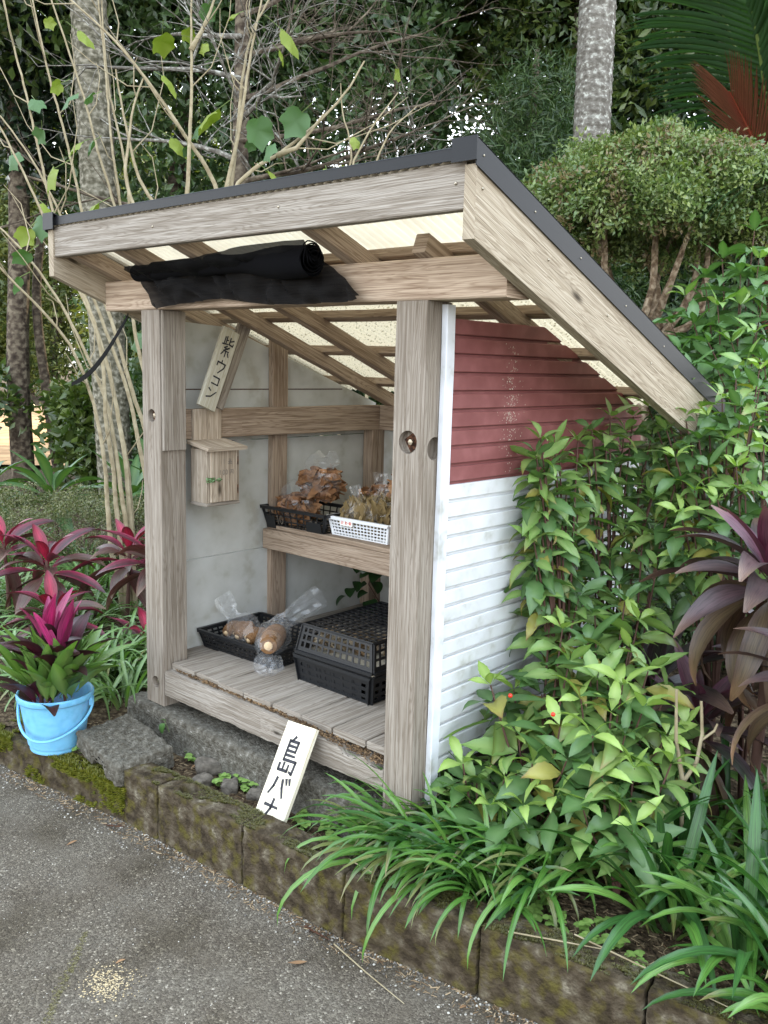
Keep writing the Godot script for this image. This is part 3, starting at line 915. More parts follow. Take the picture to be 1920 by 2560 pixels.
func screw(parent: Node, at: Vector3, out: Vector3, r := 0.004) -> void:
	var b := MB.new()
	b.ball(Vector3.ZERO, Vector3(r, r * 0.5, r), 4, 8)
	part(parent, "screw", b.mesh(M.steel), Transform3D(along(Vector3.ZERO, out.cross(Vector3(0.3, 0.9, 0.2)).normalized(), out).basis, at))


func bolt(parent: Node, at: Vector3, washer: bool) -> void:
	if washer:
		var w := MB.new()
		w.bar_t(Transform3D(Basis(Vector3(0, 0, 1), 0.6), Vector3(0, 0, -0.004)), Vector3(0.0205, 0.0205, 0.0022))
		part(parent, "washer", w.mesh(M.rust), Transform3D(Basis(), at))
	var b := MB.new()
	var f := b.v.size()
	for k in 7:
		var a := TAU * k / 6
		b.add(Vector3(cos(a) * 0.0085, sin(a) * 0.0085, 0))
		b.add(Vector3(cos(a) * 0.0085, sin(a) * 0.0085, 0.008))
	for k in 6:
		b.face(b.v[f + k * 2], b.v[f + k * 2 + 2], b.v[f + k * 2 + 3], b.v[f + k * 2 + 1])
		b.face(Vector3(0, 0, 0.0088), b.v[f + k * 2 + 1], b.v[f + k * 2 + 3], Vector3(0, 0, 0.0088))
	part(parent, "bolt", b.mesh(M.steel), Transform3D(Basis(), at))


func shed() -> void:
	var s := thing("vegetable_stall", "small open-fronted wooden roadside stall with sloping translucent roof and red and white siding", "stall")
	# plinth
	part(s, "plinth", rough_box(Vector3(1.62, 0.24, 1.46), 0.016, 0.0055, 14.0, 0.012, M.concrete, 21, "plinth"), Transform3D(Basis(), Vector3(0.715, -0.121, -0.695)))
	# posts with their counterbored bolts
	var lp := bored_post(s, 0.0, 0.1104, -0.108, 0.0, 0.0, 1.482, [{"at": Vector3(0.055, 1.104, 0), "r": 0.024, "front": true}, {"at": Vector3(0.057, 0.086, 0), "r": 0.023, "front": true}])
	bolt(s, Vector3(0.055, 1.104, -0.018), true)
	bolt(s, Vector3(0.057, 0.086, -0.018), false)
	bored_post(s, 1.230, 1.338, -0.108, 0.0, -0.10, 1.482, [{"at": Vector3(1.284, 1.10, 0), "r": 0.0325, "front": true}, {"at": Vector3(1.338, 1.084, -0.052), "r": 0.0325, "front": false}])
	bolt(s, Vector3(1.284, 1.10, -0.018), true)
	board(s, "post_board", Vector3(0.1170, 0.98, -0.054), Vector3(0.1170, 1.480, -0.054), 0.100, 0.012, Vector3.RIGHT, M.grey)
	board(s, "post_board", Vector3(1.2235, 0.95, -0.062), Vector3(1.2235, 1.480, -0.062), 0.100, 0.012, Vector3.RIGHT, M.grey)
	# header beam
	board(s, "header_beam", Vector3(-0.236, 1.5372, -0.0525), Vector3(1.5875, 1.5372, -0.0525), 0.105, 0.1085, Vector3.UP, M.beam, 0.0008, 0.004)
	# rafters, purlins
	for r in [[-0.1625, 0.166], [0.125, 0.166], [0.443, 0.166], [1.048, 0.166], [1.318, 0.012]]:
		board(s, "rafter", Vector3(r[0], roof_y(1.624, r[1]), r[1]), Vector3(r[0], roof_y(1.624, -1.26), -1.26), 0.045, 0.054, Vector3.UP, M.brown)
	for z in [0.14, -0.12, -0.49, -0.80, -1.14]:
		board(s, "purlin", Vector3(-0.236, roof_y(1.6685, z), z), Vector3(1.599, roof_y(1.6685, z), z), 0.040, 0.030, Vector3(0, 1, -RAFTER_SLOPE), M.brown)
	# fascia and barge boards
	board(s, "fascia_board", Vector3(-0.236, 1.714, 0.184), Vector3(1.600, 1.714, 0.184), 0.033, 0.104, Vector3.UP, M.grey, 0.0008, 0.003)
	var sl := atan(RAFTER_SLOPE)
	for x in [[-0.270, -0.237], [1.601, 1.634]]:
		part(s, "barge_board", prism_x([Vector2(0.207, 1.595), Vector2(0.207, 1.757), Vector2(-1.16, 1.757 - 1.367 * RAFTER_SLOPE), Vector2(-1.10, 1.595 - 1.307 * RAFTER_SLOPE)], x[0], x[1], M.tan, sl))
	for q in [Vector3(1.635, 1.706, 0.183), Vector3(1.635, 1.581, -0.11), Vector3(1.635, 1.463, -0.435), Vector3(1.635, 1.336, -0.73)]:
		screw(s, q, Vector3.RIGHT)
	for q in [Vector3(0.375, 1.72, 0.2015), Vector3(0.968, 1.725, 0.2015), Vector3(-0.224, 1.721, 0.2015), Vector3(1.572, 1.721, 0.2015)]:
		screw(s, q, Vector3.BACK)
	# translucent corrugated roof
	for e in [[0.204, -0.30, M.sheet, 0.0], [-0.26, -1.316, M.sheet_dirty, -0.004]]:
		var b := MB.new()
		var nx := 480
		for j in 6:
			for k in nx + 1:
				var x := -0.262 + 1.888 * k / nx
				var z: float = lerpf(e[0], e[1], j / 5.0)
				b.add(Vector3(x, roof_y(1.694 + e[3], z) + 0.0045 * sin(x * TAU / 0.032), z), Vector2(x, z))
		for j in 5:
			for k in nx:
				var a := j * (nx + 1) + k
				b.q(a, a + 1, a + nx + 2, a + nx + 1)
		part(s, "roof_sheet", b.mesh(e[2]))
	# black metal trim of the roof
	var f := MB.new()
	for e in [[-0.262, 1.626]]:
		f.box(Vector3(e[0], 1.770, 0.205), Vector3(e[1], 1.797, 0.2085))
		f.bar_t(Transform3D(Basis(Vector3.RIGHT, -sl), Vector3((e[0] + e[1]) / 2, 1.7865, 0.180)), Vector3((e[1] - e[0]) / 2, 0.0012, 0.031))
	part(s, "drip_edge", f.mesh(M.black_metal))
	for e in [[1.6365, 1.6395, 1.575], [-0.2765, -0.2735, -0.212]]:
		var g := MB.new()
		var lo: float = minf(e[0], e[2])
		var hi: float = maxf(e[1], e[2])
		var out := MB.new()
		part(s, "verge_flashing", prism_x([Vector2(0.216, 1.752), Vector2(0.216, 1.812), Vector2(-1.34, 1.812 - 1.556 * RAFTER_SLOPE), Vector2(-1.34, 1.752 - 1.556 * RAFTER_SLOPE)], e[0], e[1], M.black_metal))
		g.bar_t(Transform3D(Basis(Vector3.RIGHT, -sl), Vector3((lo + hi) / 2, roof_y(1.7285, -0.562), -0.562)), Vector3((hi - lo) / 2, 0.0014, 0.832))
		part(s, "verge_cap", g.mesh(M.black_metal))
		var c := MB.new()
		c.box(Vector3(lo - 0.003, 1.762 if lo > 0 else 1.756, 0.2185), Vector3(hi + 0.003, 1.8135, 0.2215))
		part(s, "corner_cap", c.mesh(M.black_metal))
	for q in [Vector3(1.640, 1.775, 0.190), Vector3(1.640, 1.685, -0.03), Vector3(1.640, 1.60, -0.26), Vector3(1.640, 1.495, -0.53), Vector3(1.640, 1.39, -0.80)]:
		screw(s, q, Vector3.RIGHT, 0.0032)
	# side wall: lapped metal siding
	board(s, "corner_trim", Vector3(1.3485, 0.03, -0.081), Vector3(1.3485, 1.475, -0.081), 0.038, 0.0205, Vector3.RIGHT, M.trim)
	for k in 26:
		var y1 := 0.978 + 0.0513 * (k - 16)
		siding(s, y1 - 0.0513, y1, M.red if k > 16 else M.white, k)
	var fleck := MB.new()   # pale lichen on the red boards
	fleck.ball(Vector3.ZERO, Vector3(0.0007, 0.0026, 0.0014), 4, 6)
	var fx := []
	var fc := []
	for k in 420:
		var fy := 1.20 + 0.10 * rng.randfn()
		var fz := -0.40 + (0.006 + 0.045 * pow(rng.randf(), 2.0)) * rng.randfn() + 0.012 * sin(fy * 60.0)
		var iny := fposmod(fy - 0.978, 0.0513)
		if fy > 1.40 or fy < 0.985 or iny < 0.0125 or iny > 0.0485:
			continue
		fx.append(Transform3D(Basis().scaled(Vector3.ONE * rng.randf_range(0.2, 0.95)), Vector3(1.3521, fy, fz)))
		fc.append(lin(0.42, 0.38, 0.30).lerp(lin(0.55, 0.52, 0.44), rng.randf()))
	scatter(s, "lichen", fleck.mesh(M.dry), fx, fc)
	board(s, "wall_sheet", Vector3(1.331, 0.55, -0.12), Vector3(1.331, 0.55, -1.27), 0.90, 0.008, Vector3.RIGHT, M.brown)
	for z in [-0.62, -1.22]:
		board(s, "stud", Vector3(1.315, 0.03, z), Vector3(1.315, roof_y(1.59, z), z), 0.045, 0.035, Vector3.RIGHT, M.brown)
	# left wall seen from inside
	for y in [[0.02, 0.523], [0.527, 0.988]]:
		part(s, "wall_panel", prism_x([Vector2(-0.112, y[0]), Vector2(-0.112, y[1]), Vector2(-1.28, y[1]), Vector2(-1.28, y[0])], -0.012, 0.0, M.panel))
	part(s, "wall_panel", prism_x([Vector2(-0.112, 0.992), Vector2(-0.112, 1.455), Vector2(-0.40, 1.44), Vector2(-1.28, roof_y(1.62, -1.28)), Vector2(-1.28, 0.992)], -0.012, 0.0, M.panel))
	part(s, "seam_batten", prism_x([Vector2(-0.13, 1.195), Vector2(-0.13, 1.199), Vector2(-1.05, 1.199), Vector2(-1.05, 1.195)], 0.0, 0.0012, M.rust))
	board(s, "stud", Vector3(0.015, 0.17, -0.650), Vector3(0.015, 1.415, -0.650), 0.085, 0.030, Vector3.RIGHT, M.brown)
	board(s, "stud", Vector3(0.035, 0.17, -1.235), Vector3(0.035, 1.10, -1.235), 0.085, 0.060, Vector3.RIGHT, M.brown)
	board(s, "girt", Vector3(0.050, 1.068, -0.108), Vector3(0.050, 1.068, -1.268), 0.036, 0.114, Vector3.UP, M.brown)
	board(s, "girt", Vector3(0.07, 1.068, -1.250), Vector3(1.315, 1.068, -1.250), 0.036, 0.114, Vector3.UP, M.brown)
	# back wall
	for y in [[0.02, 0.523], [0.527, 1.12]]:
		board(s, "wall_panel", Vector3(0.0, (y[0] + y[1]) / 2, -1.281), Vector3(1.33, (y[0] + y[1]) / 2, -1.281), 0.012, y[1] - y[0], Vector3.UP, M.panel)
	board(s, "stud", Vector3(0.68, 0.17, -1.2575), Vector3(0.68, 1.01, -1.2575), 0.030, 0.085, Vector3.RIGHT, M.brown)
	# floor
	var edges := [0.122, 0.264, 0.405, 0.548, 0.694, 0.838, 0.982, 1.125, 1.228]
	for k in 8:
		var z0 := -0.030 + rng.randf_range(-0.006, 0.004)
		board(s, "floor_plank", Vector3((edges[k] + edges[k + 1]) / 2, 0.157 + rng.randf_range(-0.002, 0.002), z0), Vector3((edges[k] + edges[k + 1]) / 2, 0.157 + rng.randf_range(-0.002, 0.002), -1.26), edges[k + 1] - edges[k] - 0.005, 0.026, Vector3.UP, M.grey, 0.0018, 0.004)
	board(s, "floor_plank", Vector3(0.059, 0.150, -0.116), Vector3(0.059, 0.150, -1.26), 0.115, 0.026, Vector3.UP, M.grey)
	part(s, "floor_sill", rough_box(Vector3(1.116, 0.098, 0.056), 0.010, 0.0016, 14.0, 0.006, M.grey, 33, "rotten"), Transform3D(Basis(), Vector3(0.669, 0.0935, -0.029)))
	# crumbling brown rot along the planks' front ends
	var chip := MB.new()
	chip.box(Vector3(-0.005, -0.0011, -0.0014), Vector3(0.005, 0.0011, 0.0014))
	var xf := []
	var cs := []
	for k in 1400:
		var x := 0.14 + 1.08 * pow(rng.randf(), 0.7)
		var wide := 0.010 + 0.028 * smoothstep(0.6, 1.15, x)
		xf.append(Transform3D(Basis.from_euler(Vector3(rng.randf_range(-0.6, 0.6), rng.randf_range(-0.9, 0.9), rng.randf_range(-0.4, 0.4))).scaled(Vector3.ONE * rng.randf_range(0.4, 1.3)), Vector3(x, 0.147 - 0.014 * smoothstep(0.8, 1.2, x) + rng.randf() * 0.008, -0.030 + rng.randf_range(-0.6, 1.0) * wide)))
		cs.append(lin(0.07, 0.042, 0.022).lerp(lin(0.26, 0.17, 0.09), pow(rng.randf(), 2.5)))
	scatter(s, "rotted_wood", chip.mesh(M.dry), xf, cs)
	# shelf
	board(s, "shelf_front", Vector3(0.02, 0.571, -0.581), Vector3(1.228, 0.571, -0.581), 0.030, 0.084, Vector3.UP, M.brown)
	for k in 4:
		board(s, "shelf_plank", Vector3(0.032, 0.6225, -0.66 - k * 0.165), Vector3(1.30, 0.6225, -0.66 - k * 0.165), 0.158, 0.018, Vector3.UP, M.brown)


func siding(s: Node, y0: float, y1: float, mat: Material, k: int) -> void:
	var b := MB.new()
	var pr := [Vector2(y0, 1.3405), Vector2(y0 + 0.0075, 1.3405), Vector2(y0 + 0.0095, 1.3500), Vector2(y0 + 0.0120, 1.3520), Vector2(y1 - 0.0025, 1.3520), Vector2(y1, 1.3495), Vector2(y1, 1.3405)]
	for j in pr.size() - 1:
		var p: Vector2 = pr[j]
		var q: Vector2 = pr[j + 1]
		var n := 6
		for e in n:
			var zs := []
			for c in [[p, e], [q, e], [p, e + 1], [q, e + 1]]:
				var ze := maxf(-1.285, (c[0].x - 1.655) / RAFTER_SLOPE)
				zs.append(lerpf(-0.099, ze, float(c[1]) / n))
			b.face(Vector3(p.y, p.x, zs[0]), Vector3(p.y, p.x, zs[2]), Vector3(q.y, q.x, zs[3]), Vector3(q.y, q.x, zs[1]))
	part(s, "siding_board", b.mesh(mat))


# ---------------------------------------------------------------- lettering
func strokes(parent: Node, called: String, glyphs: Array, mat: Material, at: Transform3D, wide: float) -> void:
	# each glyph: [origin (right, down), size, [polyline, ...]] drawn in the plane of `at` (x right, y up, z out)
	var b := MB.new()
	for g in glyphs:
		for line in g[2]:
			var pts := []
			for k in range(0, line.size(), 2):
				pts.append(Vector3(g[0].x + line[k] * g[1].x, -(g[0].y + line[k + 1] * g[1].y), 0))
			for k in pts.size() - 1:
				var d: Vector3 = (pts[k + 1] - pts[k]).normalized()
				var sd := Vector3(-d.y, d.x, 0)
				var w0 := wide * (1.0 if k == 0 else 0.95)
				var w1 := wide * (0.72 if k == pts.size() - 2 else 0.95)
				b.face(pts[k] - sd * w0 / 2 - d * wide * 0.3, pts[k + 1] - sd * w1 / 2 + d * wide * 0.3, pts[k + 1] + sd * w1 / 2 + d * wide * 0.3, pts[k] + sd * w0 / 2 - d * wide * 0.3)
	var o := part(parent, called, b.mesh(mat), at)


func on_the_shed() -> void:
	# honesty box on the left wall
	var t := thing("money_box", "weathered wooden honesty box with green brass latch hung on the wall", "money box", Vector3(0.0, 0.77, 0.0))
	board(t, "back_plate", Vector3(0.0755, 0.005, -0.233), Vector3(0.0755, 0.357, -0.233), 0.134, 0.014, Vector3.RIGHT, M.old_box)
	var bx := MB.new()
	bx.box(Vector3(0.083, 0.008, -0.305), Vector3(0.181, 0.210, -0.152))
	part(t, "body", bx.mesh(M.box))
	board(t, "base_board", Vector3(0.132, 0.002, -0.150), Vector3(0.132, 0.002, -0.307), 0.105, 0.012, Vector3.UP, M.grey)
	var dr := board(t, "door", Vector3(0.185, 0.012, -0.229), Vector3(0.185, 0.205, -0.229), 0.126, 0.009, Vector3.RIGHT, M.old_box)
	var lid := board(t, "lid", Vector3(0.080, 0.232, -0.2285), Vector3(0.212, 0.214, -0.2285), 0.186, 0.014, Vector3.UP, M.old_box)
	var lt := MB.new()
	lt.box(Vector3(0.1895, 0.088, -0.182), Vector3(0.193, 0.106, -0.148))
	lt.tube([Vector3(0.196, 0.097, -0.186), Vector3(0.199, 0.102, -0.198), Vector3(0.196, 0.097, -0.210), Vector3(0.196, 0.091, -0.198), Vector3(0.196, 0.097, -0.186)], [0.0028, 0.0028, 0.0028, 0.0028, 0.0028], 6)
	lt.box(Vector3(0.1815, 0.088, -0.1515), Vector3(0.1935, 0.106, -0.1485))
	part(t, "latch", lt.mesh(M.brass))
	for y in [0.055, 0.165]:
		var hg := MB.new()
		hg.tube([Vector3(0.190, y - 0.016, -0.292), Vector3(0.190, y + 0.016, -0.292)], [0.0022, 0.0022], 6)
		part(t, "hinge", hg.mesh(M.rust))
	var one := [[0.5, 0.0, 0.5, 1.0]]
	var zero := [[0.5, 0.0, 0.85, 0.25, 0.85, 0.75, 0.5, 1.0, 0.15, 0.75, 0.15, 0.25, 0.5, 0.0]]
	var hin := [[0.28, 0.0, 0.72, 0.0, 0.72, 0.4, 0.28, 0.4, 0.28, 0.0], [0.0, 0.55, 0.42, 0.55, 0.42, 1.0, 0.0, 1.0, 0.0, 0.55], [0.58, 0.55, 1.0, 0.55, 1.0, 1.0, 0.58, 1.0, 0.58, 0.55]]
	var en := [[0.05, 1.0, 0.05, 0.1, 0.95, 0.1, 0.95, 0.95], [0.5, 0.1, 0.5, 0.55], [0.05, 0.55, 0.95, 0.55]]
	strokes(t, "lettering", [[Vector2(0.0, 0.0), Vector2(0.014, 0.018), one], [Vector2(0.026, 0.0), Vector2(0.018, 0.018), hin], [Vector2(-0.014, 0.040), Vector2(0.010, 0.018), one], [Vector2(0.0, 0.040), Vector2(0.011, 0.018), zero], [Vector2(0.014, 0.040), Vector2(0.011, 0.018), zero], [Vector2(0.034, 0.040), Vector2(0.018, 0.020), en]],
		M.faint_ink, Transform3D(Basis(Vector3(0, 0, -1), Vector3(0, 1, 0), Vector3(1, 0, 0)), Vector3(0.1906, 0.172, -0.218)), 0.0018)
	# slat leaning above it
	var br := thing("leaning_stick", "grey wooden stick leaning between the girt and the header beam", "stick", Vector3(0.08, 1.128, -0.27))
	board(br, "shaft", Vector3(0.006, 0.004, 0.0), Vector3(0.012, 0.355, -0.150), 0.062, 0.016, Vector3.RIGHT, M.grey)
	# purple turmeric sign
	var a := Vector3(0.112, 1.131, -0.200)
	var e := Vector3(0.112, 1.424, -0.322)
	var sg := thing("wooden_sign", "narrow grey plank sign with black Japanese characters leaning on the wall stick", "sign", a)
	var y := (e - a).normalized()
	var x := Vector3(0, y.z, -y.y)
	var bas := Basis(x, y, Vector3.RIGHT)
	var pl := board_mesh((e - a).length(), 0.082, 0.018, M.old_sign, 4, 0.0006, 0.003)
	part(sg, "plank", pl, Transform3D(Basis(y, Vector3.RIGHT, y.cross(Vector3.RIGHT)), (e - a) / 2))
	var shi := [[0.15, 0.05, 0.15, 0.4], [0.3, 0.0, 0.3, 0.4], [0.3, 0.2, 0.46, 0.16], [0.02, 0.44, 0.52, 0.36], [0.62, 0.0, 0.62, 0.34, 0.95, 0.36, 0.97, 0.24], [0.95, 0.06, 0.62, 0.2], [0.52, 0.46, 0.3, 0.58, 0.62, 0.60], [0.74, 0.5, 0.3, 0.74, 0.78, 0.72], [0.52, 0.72, 0.52, 1.02], [0.3, 0.8, 0.16, 0.96], [0.72, 0.8, 0.86, 0.96]]
	var uu := [[0.5, 0.0, 0.5, 0.2], [0.1, 0.2, 0.1, 0.48], [0.1, 0.2, 0.9, 0.2, 0.85, 0.5, 0.4, 1.0]]
	var ko := [[0.1, 0.15, 0.85, 0.15, 0.85, 0.85], [0.1, 0.85, 0.9, 0.85]]
	var nn := [[0.1, 0.1, 0.34, 0.26], [0.08, 0.92, 0.5, 0.75, 0.92, 0.2]]
	strokes(sg, "lettering", [[Vector2(-0.027, -0.128), Vector2(0.052, 0.076), shi], [Vector2(-0.024, -0.034), Vector2(0.046, 0.052), uu], [Vector2(-0.022, 0.030), Vector2(0.040, 0.038), ko], [Vector2(-0.026, 0.080), Vector2(0.046, 0.042), nn]], M.ink, Transform3D(bas, (e - a) / 2 + Vector3(0.0100, 0, 0)), 0.0062)
	# rolled black netting on the beam
	var n := thing("shade_net", "roll of black shade netting draped over the header beam", "netting", Vector3(0.0, 1.592, 0.0))
	var pts := []
	var rad := []
	for k in 15:
		var q := float(k) / 14
		pts.append(Vector3(0.042 + 0.93 * q, 0.016 + 0.012 * sin(q * 5.0) * q, 0.040 + 0.035 * q * q))
		rad.append(0.031 + 0.006 * sin(q * 17.0) * q + 0.018 * smoothstep(0.55, 1.0, q))
	var rb := MB.new()
	rb.tube(pts, rad, 18, Color.WHITE, false)
	for k in rb.v.size():
		rb.v[k] += Vector3(0, 1, 0.7) * 0.004 * nz.get_noise_3dv(rb.v[k] * 22.0)
	part(n, "roll", rb.mesh(M.net_roll))
	var en2 := MB.new()   # the open end: loose turns of net
	for k in 5:
		var rr := 0.046 - k * 0.008
		var ring := []
		var rads := []
		for j in 19:
			var an := TAU * j / 18
			ring.append(Vector3(0.968 + 0.008 * sin(an * 2.0 + k) + 0.003 * k, 0.016 + rr * sin(an) * (1.0 + 0.1 * sin(an * 3 + k)), 0.075 + rr * cos(an)))
			rads.append(0.0022)
		en2.tube(ring, rads, 5)
	part(n, "roll_end", en2.mesh(M.net_roll))
	var sh := MB.new()
	var low := [[0.10, -0.075], [0.144, -0.112], [0.22, -0.100], [0.36, -0.092], [0.5, -0.084], [0.62, -0.098], [0.737, -0.110], [0.9, -0.112], [1.118, -0.108], [1.13, -0.100]]
	var cols := 60
	for j in 13:
		for k in cols + 1:
			var q := float(k) / cols
			var X := lerpf(0.06, 1.125, q)
			var lo := -0.1
			for m in low.size() - 1:
				if X >= low[m][0] and X <= low[m + 1][0]:
					lo = lerpf(low[m][1], low[m + 1][1], (X - low[m][0]) / (low[m + 1][0] - low[m][0]))
			var hi := 0.030 + 0.030 * smoothstep(0.3, 0.8, X)
			if X < 0.144:
				lo = lerpf(-0.02, -0.112, clampf((X - 0.06) / 0.084, 0, 1))
			if X > 0.97:
				hi = lerpf(0.05, -0.094, pow((X - 0.97) / 0.155, 0.7))
			var v := float(j) / 12
			var Y := lerpf(hi, lo, v)
			var bulge := 0.030 + 0.075 * smoothstep(-0.02, 0.03, Y) * smoothstep(1.2, 0.9, X)
			var ridge := absf(fposmod(X * 5.5 + Y * 9.0 + 1.6 * nz.get_noise_2d(X * 3.0, Y * 4.0), 1.0) - 0.5) * 2.0
			var foldn := 0.026 * ridge * smoothstep(0.0, 0.25, v) + 0.012 * nz.get_noise_2d(X * 9.0, Y * 14.0)
			sh.add(Vector3(X + 0.010 * nz.get_noise_2d(X * 6.0, Y * 9.0 + 7.0), Y, bulge * (1.0 - 0.5 * v) + foldn + 0.004), Vector2(q, v))
	for j in 12:
		for k in cols:
			var a2 := j * (cols + 1) + k
			sh.q(a2, a2 + cols + 1, a2 + cols + 2, a2 + 1)
	part(n, "loose_sheet", sh.mesh(M.net))
	# black strap from the beam end to the pale shrub
	var sp := MB.new()
	var p0 := Vector3(-0.18, 1.47, -0.06)
	var p1 := Vector3(-1.595, 1.164, -0.611)
	for k in 10:
		var q0 := p0.lerp(p1, k / 10.0) - Vector3(0, 0.05 * sin(PI * k / 10.0), 0)
		var q1 := p0.lerp(p1, (k + 1) / 10.0) - Vector3(0, 0.05 * sin(PI * (k + 1) / 10.0), 0)
		sp.bar(q0, q1 + (q1 - q0) * 0.02, 0.002, 0.017 + 0.012 * sin(PI * k / 10.0), Vector3(0.3, 1, 0.1))
	single("tie_strap", sp.mesh(M.strap), Transform3D(), "flat black strap tying the stall's beam to the pale shrub", "strap")


# ---------------------------------------------------------------- baskets, bags, goods
func basket(parent: Node, bw: float, bd: float, tw: float, td: float, h: float, nx: int, nz_: int, ny: int, bar: float, mat: Material, top_blank := 0.0) -> void:
	var lo := [Vector3(-bw / 2, 0, bd / 2), Vector3(bw / 2, 0, bd / 2), Vector3(bw / 2, 0, -bd / 2), Vector3(-bw / 2, 0, -bd / 2)]
	var hi := [Vector3(-tw / 2, h, td / 2), Vector3(tw / 2, h, td / 2), Vector3(tw / 2, h, -td / 2), Vector3(-tw / 2, h, -td / 2)]
	var rim := MB.new()
	for k in 4:
		var j := (k + 1) % 4
		var n := nx if k % 2 == 0 else nz_
		var out := ((lo[j] - lo[k]) as Vector3).cross(Vector3.UP).normalized()
		var w := MB.new()
		for c in n + 1:
			var q := float(c) / n
			var bb := bar * (2.6 if c == 0 or c == n else 1.0)
			w.bar(lo[k].lerp(lo[j], lerpf(0.012, 0.988, q)), hi[k].lerp(hi[j], lerpf(0.012, 0.988, q)), 0.0025, bb, (lo[j] - lo[k]).normalized())
		for r in ny + 1:
			var q := float(r) / ny * (1.0 - top_blank)
			w.bar(lo[k].lerp(hi[k], q) + out * 0.0004, lo[j].lerp(hi[j], q) + out * 0.0004, 0.003, bar * (1.6 if r == 0 else 1.0), hi[k] - lo[k])
		if top_blank > 0:
			w.bar(lo[k].lerp(hi[k], 1.0 - top_blank * 0.5), lo[j].lerp(hi[j], 1.0 - top_blank * 0.5), 0.0026, h * top_blank, hi[k] - lo[k])
		part(parent, "side_panel", w.mesh(mat))
		rim.bar(hi[k] + out * 0.004, hi[j] + out * 0.004 + (hi[j] - hi[k]).normalized() * 0.004, 0.013, 0.006, Vector3.UP)
		rim.bar(hi[k] + out * 0.010 - Vector3(0, 0.004, 0), hi[j] + out * 0.010 - Vector3(0, 0.004, 0), 0.002, 0.010, Vector3.UP)
	part(parent, "rim", rim.mesh(mat))
	var base := MB.new()
	for c in nx + 1:
		var q := float(c) / nx
		base.bar(lo[0].lerp(lo[1], q) + Vector3(0, 0.002, 0), lo[3].lerp(lo[2], q) + Vector3(0, 0.002, 0), bar, 0.003, Vector3.UP)
	for c in nz_ + 1:
		var q := float(c) / nz_
		base.bar(lo[0].lerp(lo[3], q) + Vector3(0, 0.0024, 0), lo[1].lerp(lo[2], q) + Vector3(0, 0.0024, 0), bar, 0.003, Vector3.UP)
	part(parent, "base", base.mesh(mat))


func film_mesh(pts: Array, radii: Array, flat: Vector3, crinkle: float, sd: int) -> ArrayMesh:
	var b := MB.new()
	var f := FastNoiseLite.new()
	f.seed = sd
	f.frequency = 1.0
	f.noise_type = FastNoiseLite.TYPE_CELLULAR
	f.cellular_return_type = FastNoiseLite.RETURN_DISTANCE
	var cv := Curve3D.new()
	for p in pts:
		cv.add_point(p)
	var n := 17
	var sides := 19
	var grid := []
	var total := cv.get_baked_length()
	for k in n + 1:
		var q := float(k) / n
		var p := cv.sample_baked(total * q)
		var d := (cv.sample_baked(minf(total, total * q + 0.01)) - cv.sample_baked(maxf(0.0, total * q - 0.01))).normalized()
		var rs := q * (radii.size() - 1)
		var ri := mini(int(rs), radii.size() - 2)
		var r: float = lerpf(radii[ri], radii[ri + 1], smoothstep(0.0, 1.0, rs - ri))
		var sx := d.cross(Vector3(0.2, 0.3, 0.9)).normalized()
		var sy := d.cross(sx)
		for s in sides + 1:
			var a := TAU * (s % sides) / sides
			var o := (sx * cos(a) + sy * sin(a)) * r * flat
			var c := f.get_noise_3dv((p + o) * 38.0) * crinkle + crinkle * 0.5 * sin(a * 7.0 + q * 5.0 + sd) * minf(1.0, q * 2.0)
			grid.append(p + o + o.normalized() * c * (1.0 + 0.5 * sin(float(s % sides) * 5.3 + k * 2.9)))
	for k in n:
		for s in sides:
			var a := k * (sides + 1) + s
			b.face(grid[a], grid[a + 1], grid[a + sides + 2], grid[a + sides + 1])
	return b.mesh(M.film)


func dried_leaves(at: Vector3, size: Vector3, n: int, upright: bool, c0: Color, c1: Color) -> ArrayMesh:
	var b := MB.new()
	for k in n:
		var p := at + Vector3(rng.randf_range(-1, 1), rng.randf_range(-1, 1), rng.randf_range(-1, 1)).limit_length(1.0) * size
		var d := azim(rng.randf() * TAU, rng.randf_range(0.9, 1.4) if upright else rng.randf_range(-0.4, 0.6))
		var sd := d.cross(azim(rng.randf() * TAU, rng.randf())).normalized()
		var nm := sd.cross(d)
		var l := rng.randf_range(0.05, 0.09)
		var w := rng.randf_range(0.010, 0.022)
		var cc := c0.lerp(c1, rng.randf())
		var f := b.v.size()
		for j in 4:
			var q := j / 3.0
			var ww: float = w * [0.35, 1.0, 0.85, 0.15][j]
			var m := p + d * l * (q - 0.5) + nm * 0.012 * sin(q * 4.0 + k)
			b.add(m - sd * ww + nm * 0.5 * ww, Vector2.ZERO, cc)
			b.add(m, Vector2.ZERO, cc * 0.8)
			b.add(m + sd * ww + nm * 0.5 * ww, Vector2.ZERO, cc)
		for j in 3:
			b.q(f + j * 3, f + j * 3 + 1, f + j * 3 + 4, f + j * 3 + 3)
			b.q(f + j * 3 + 1, f + j * 3 + 2, f + j * 3 + 5, f + j * 3 + 4)
	return b.mesh(M.dry)


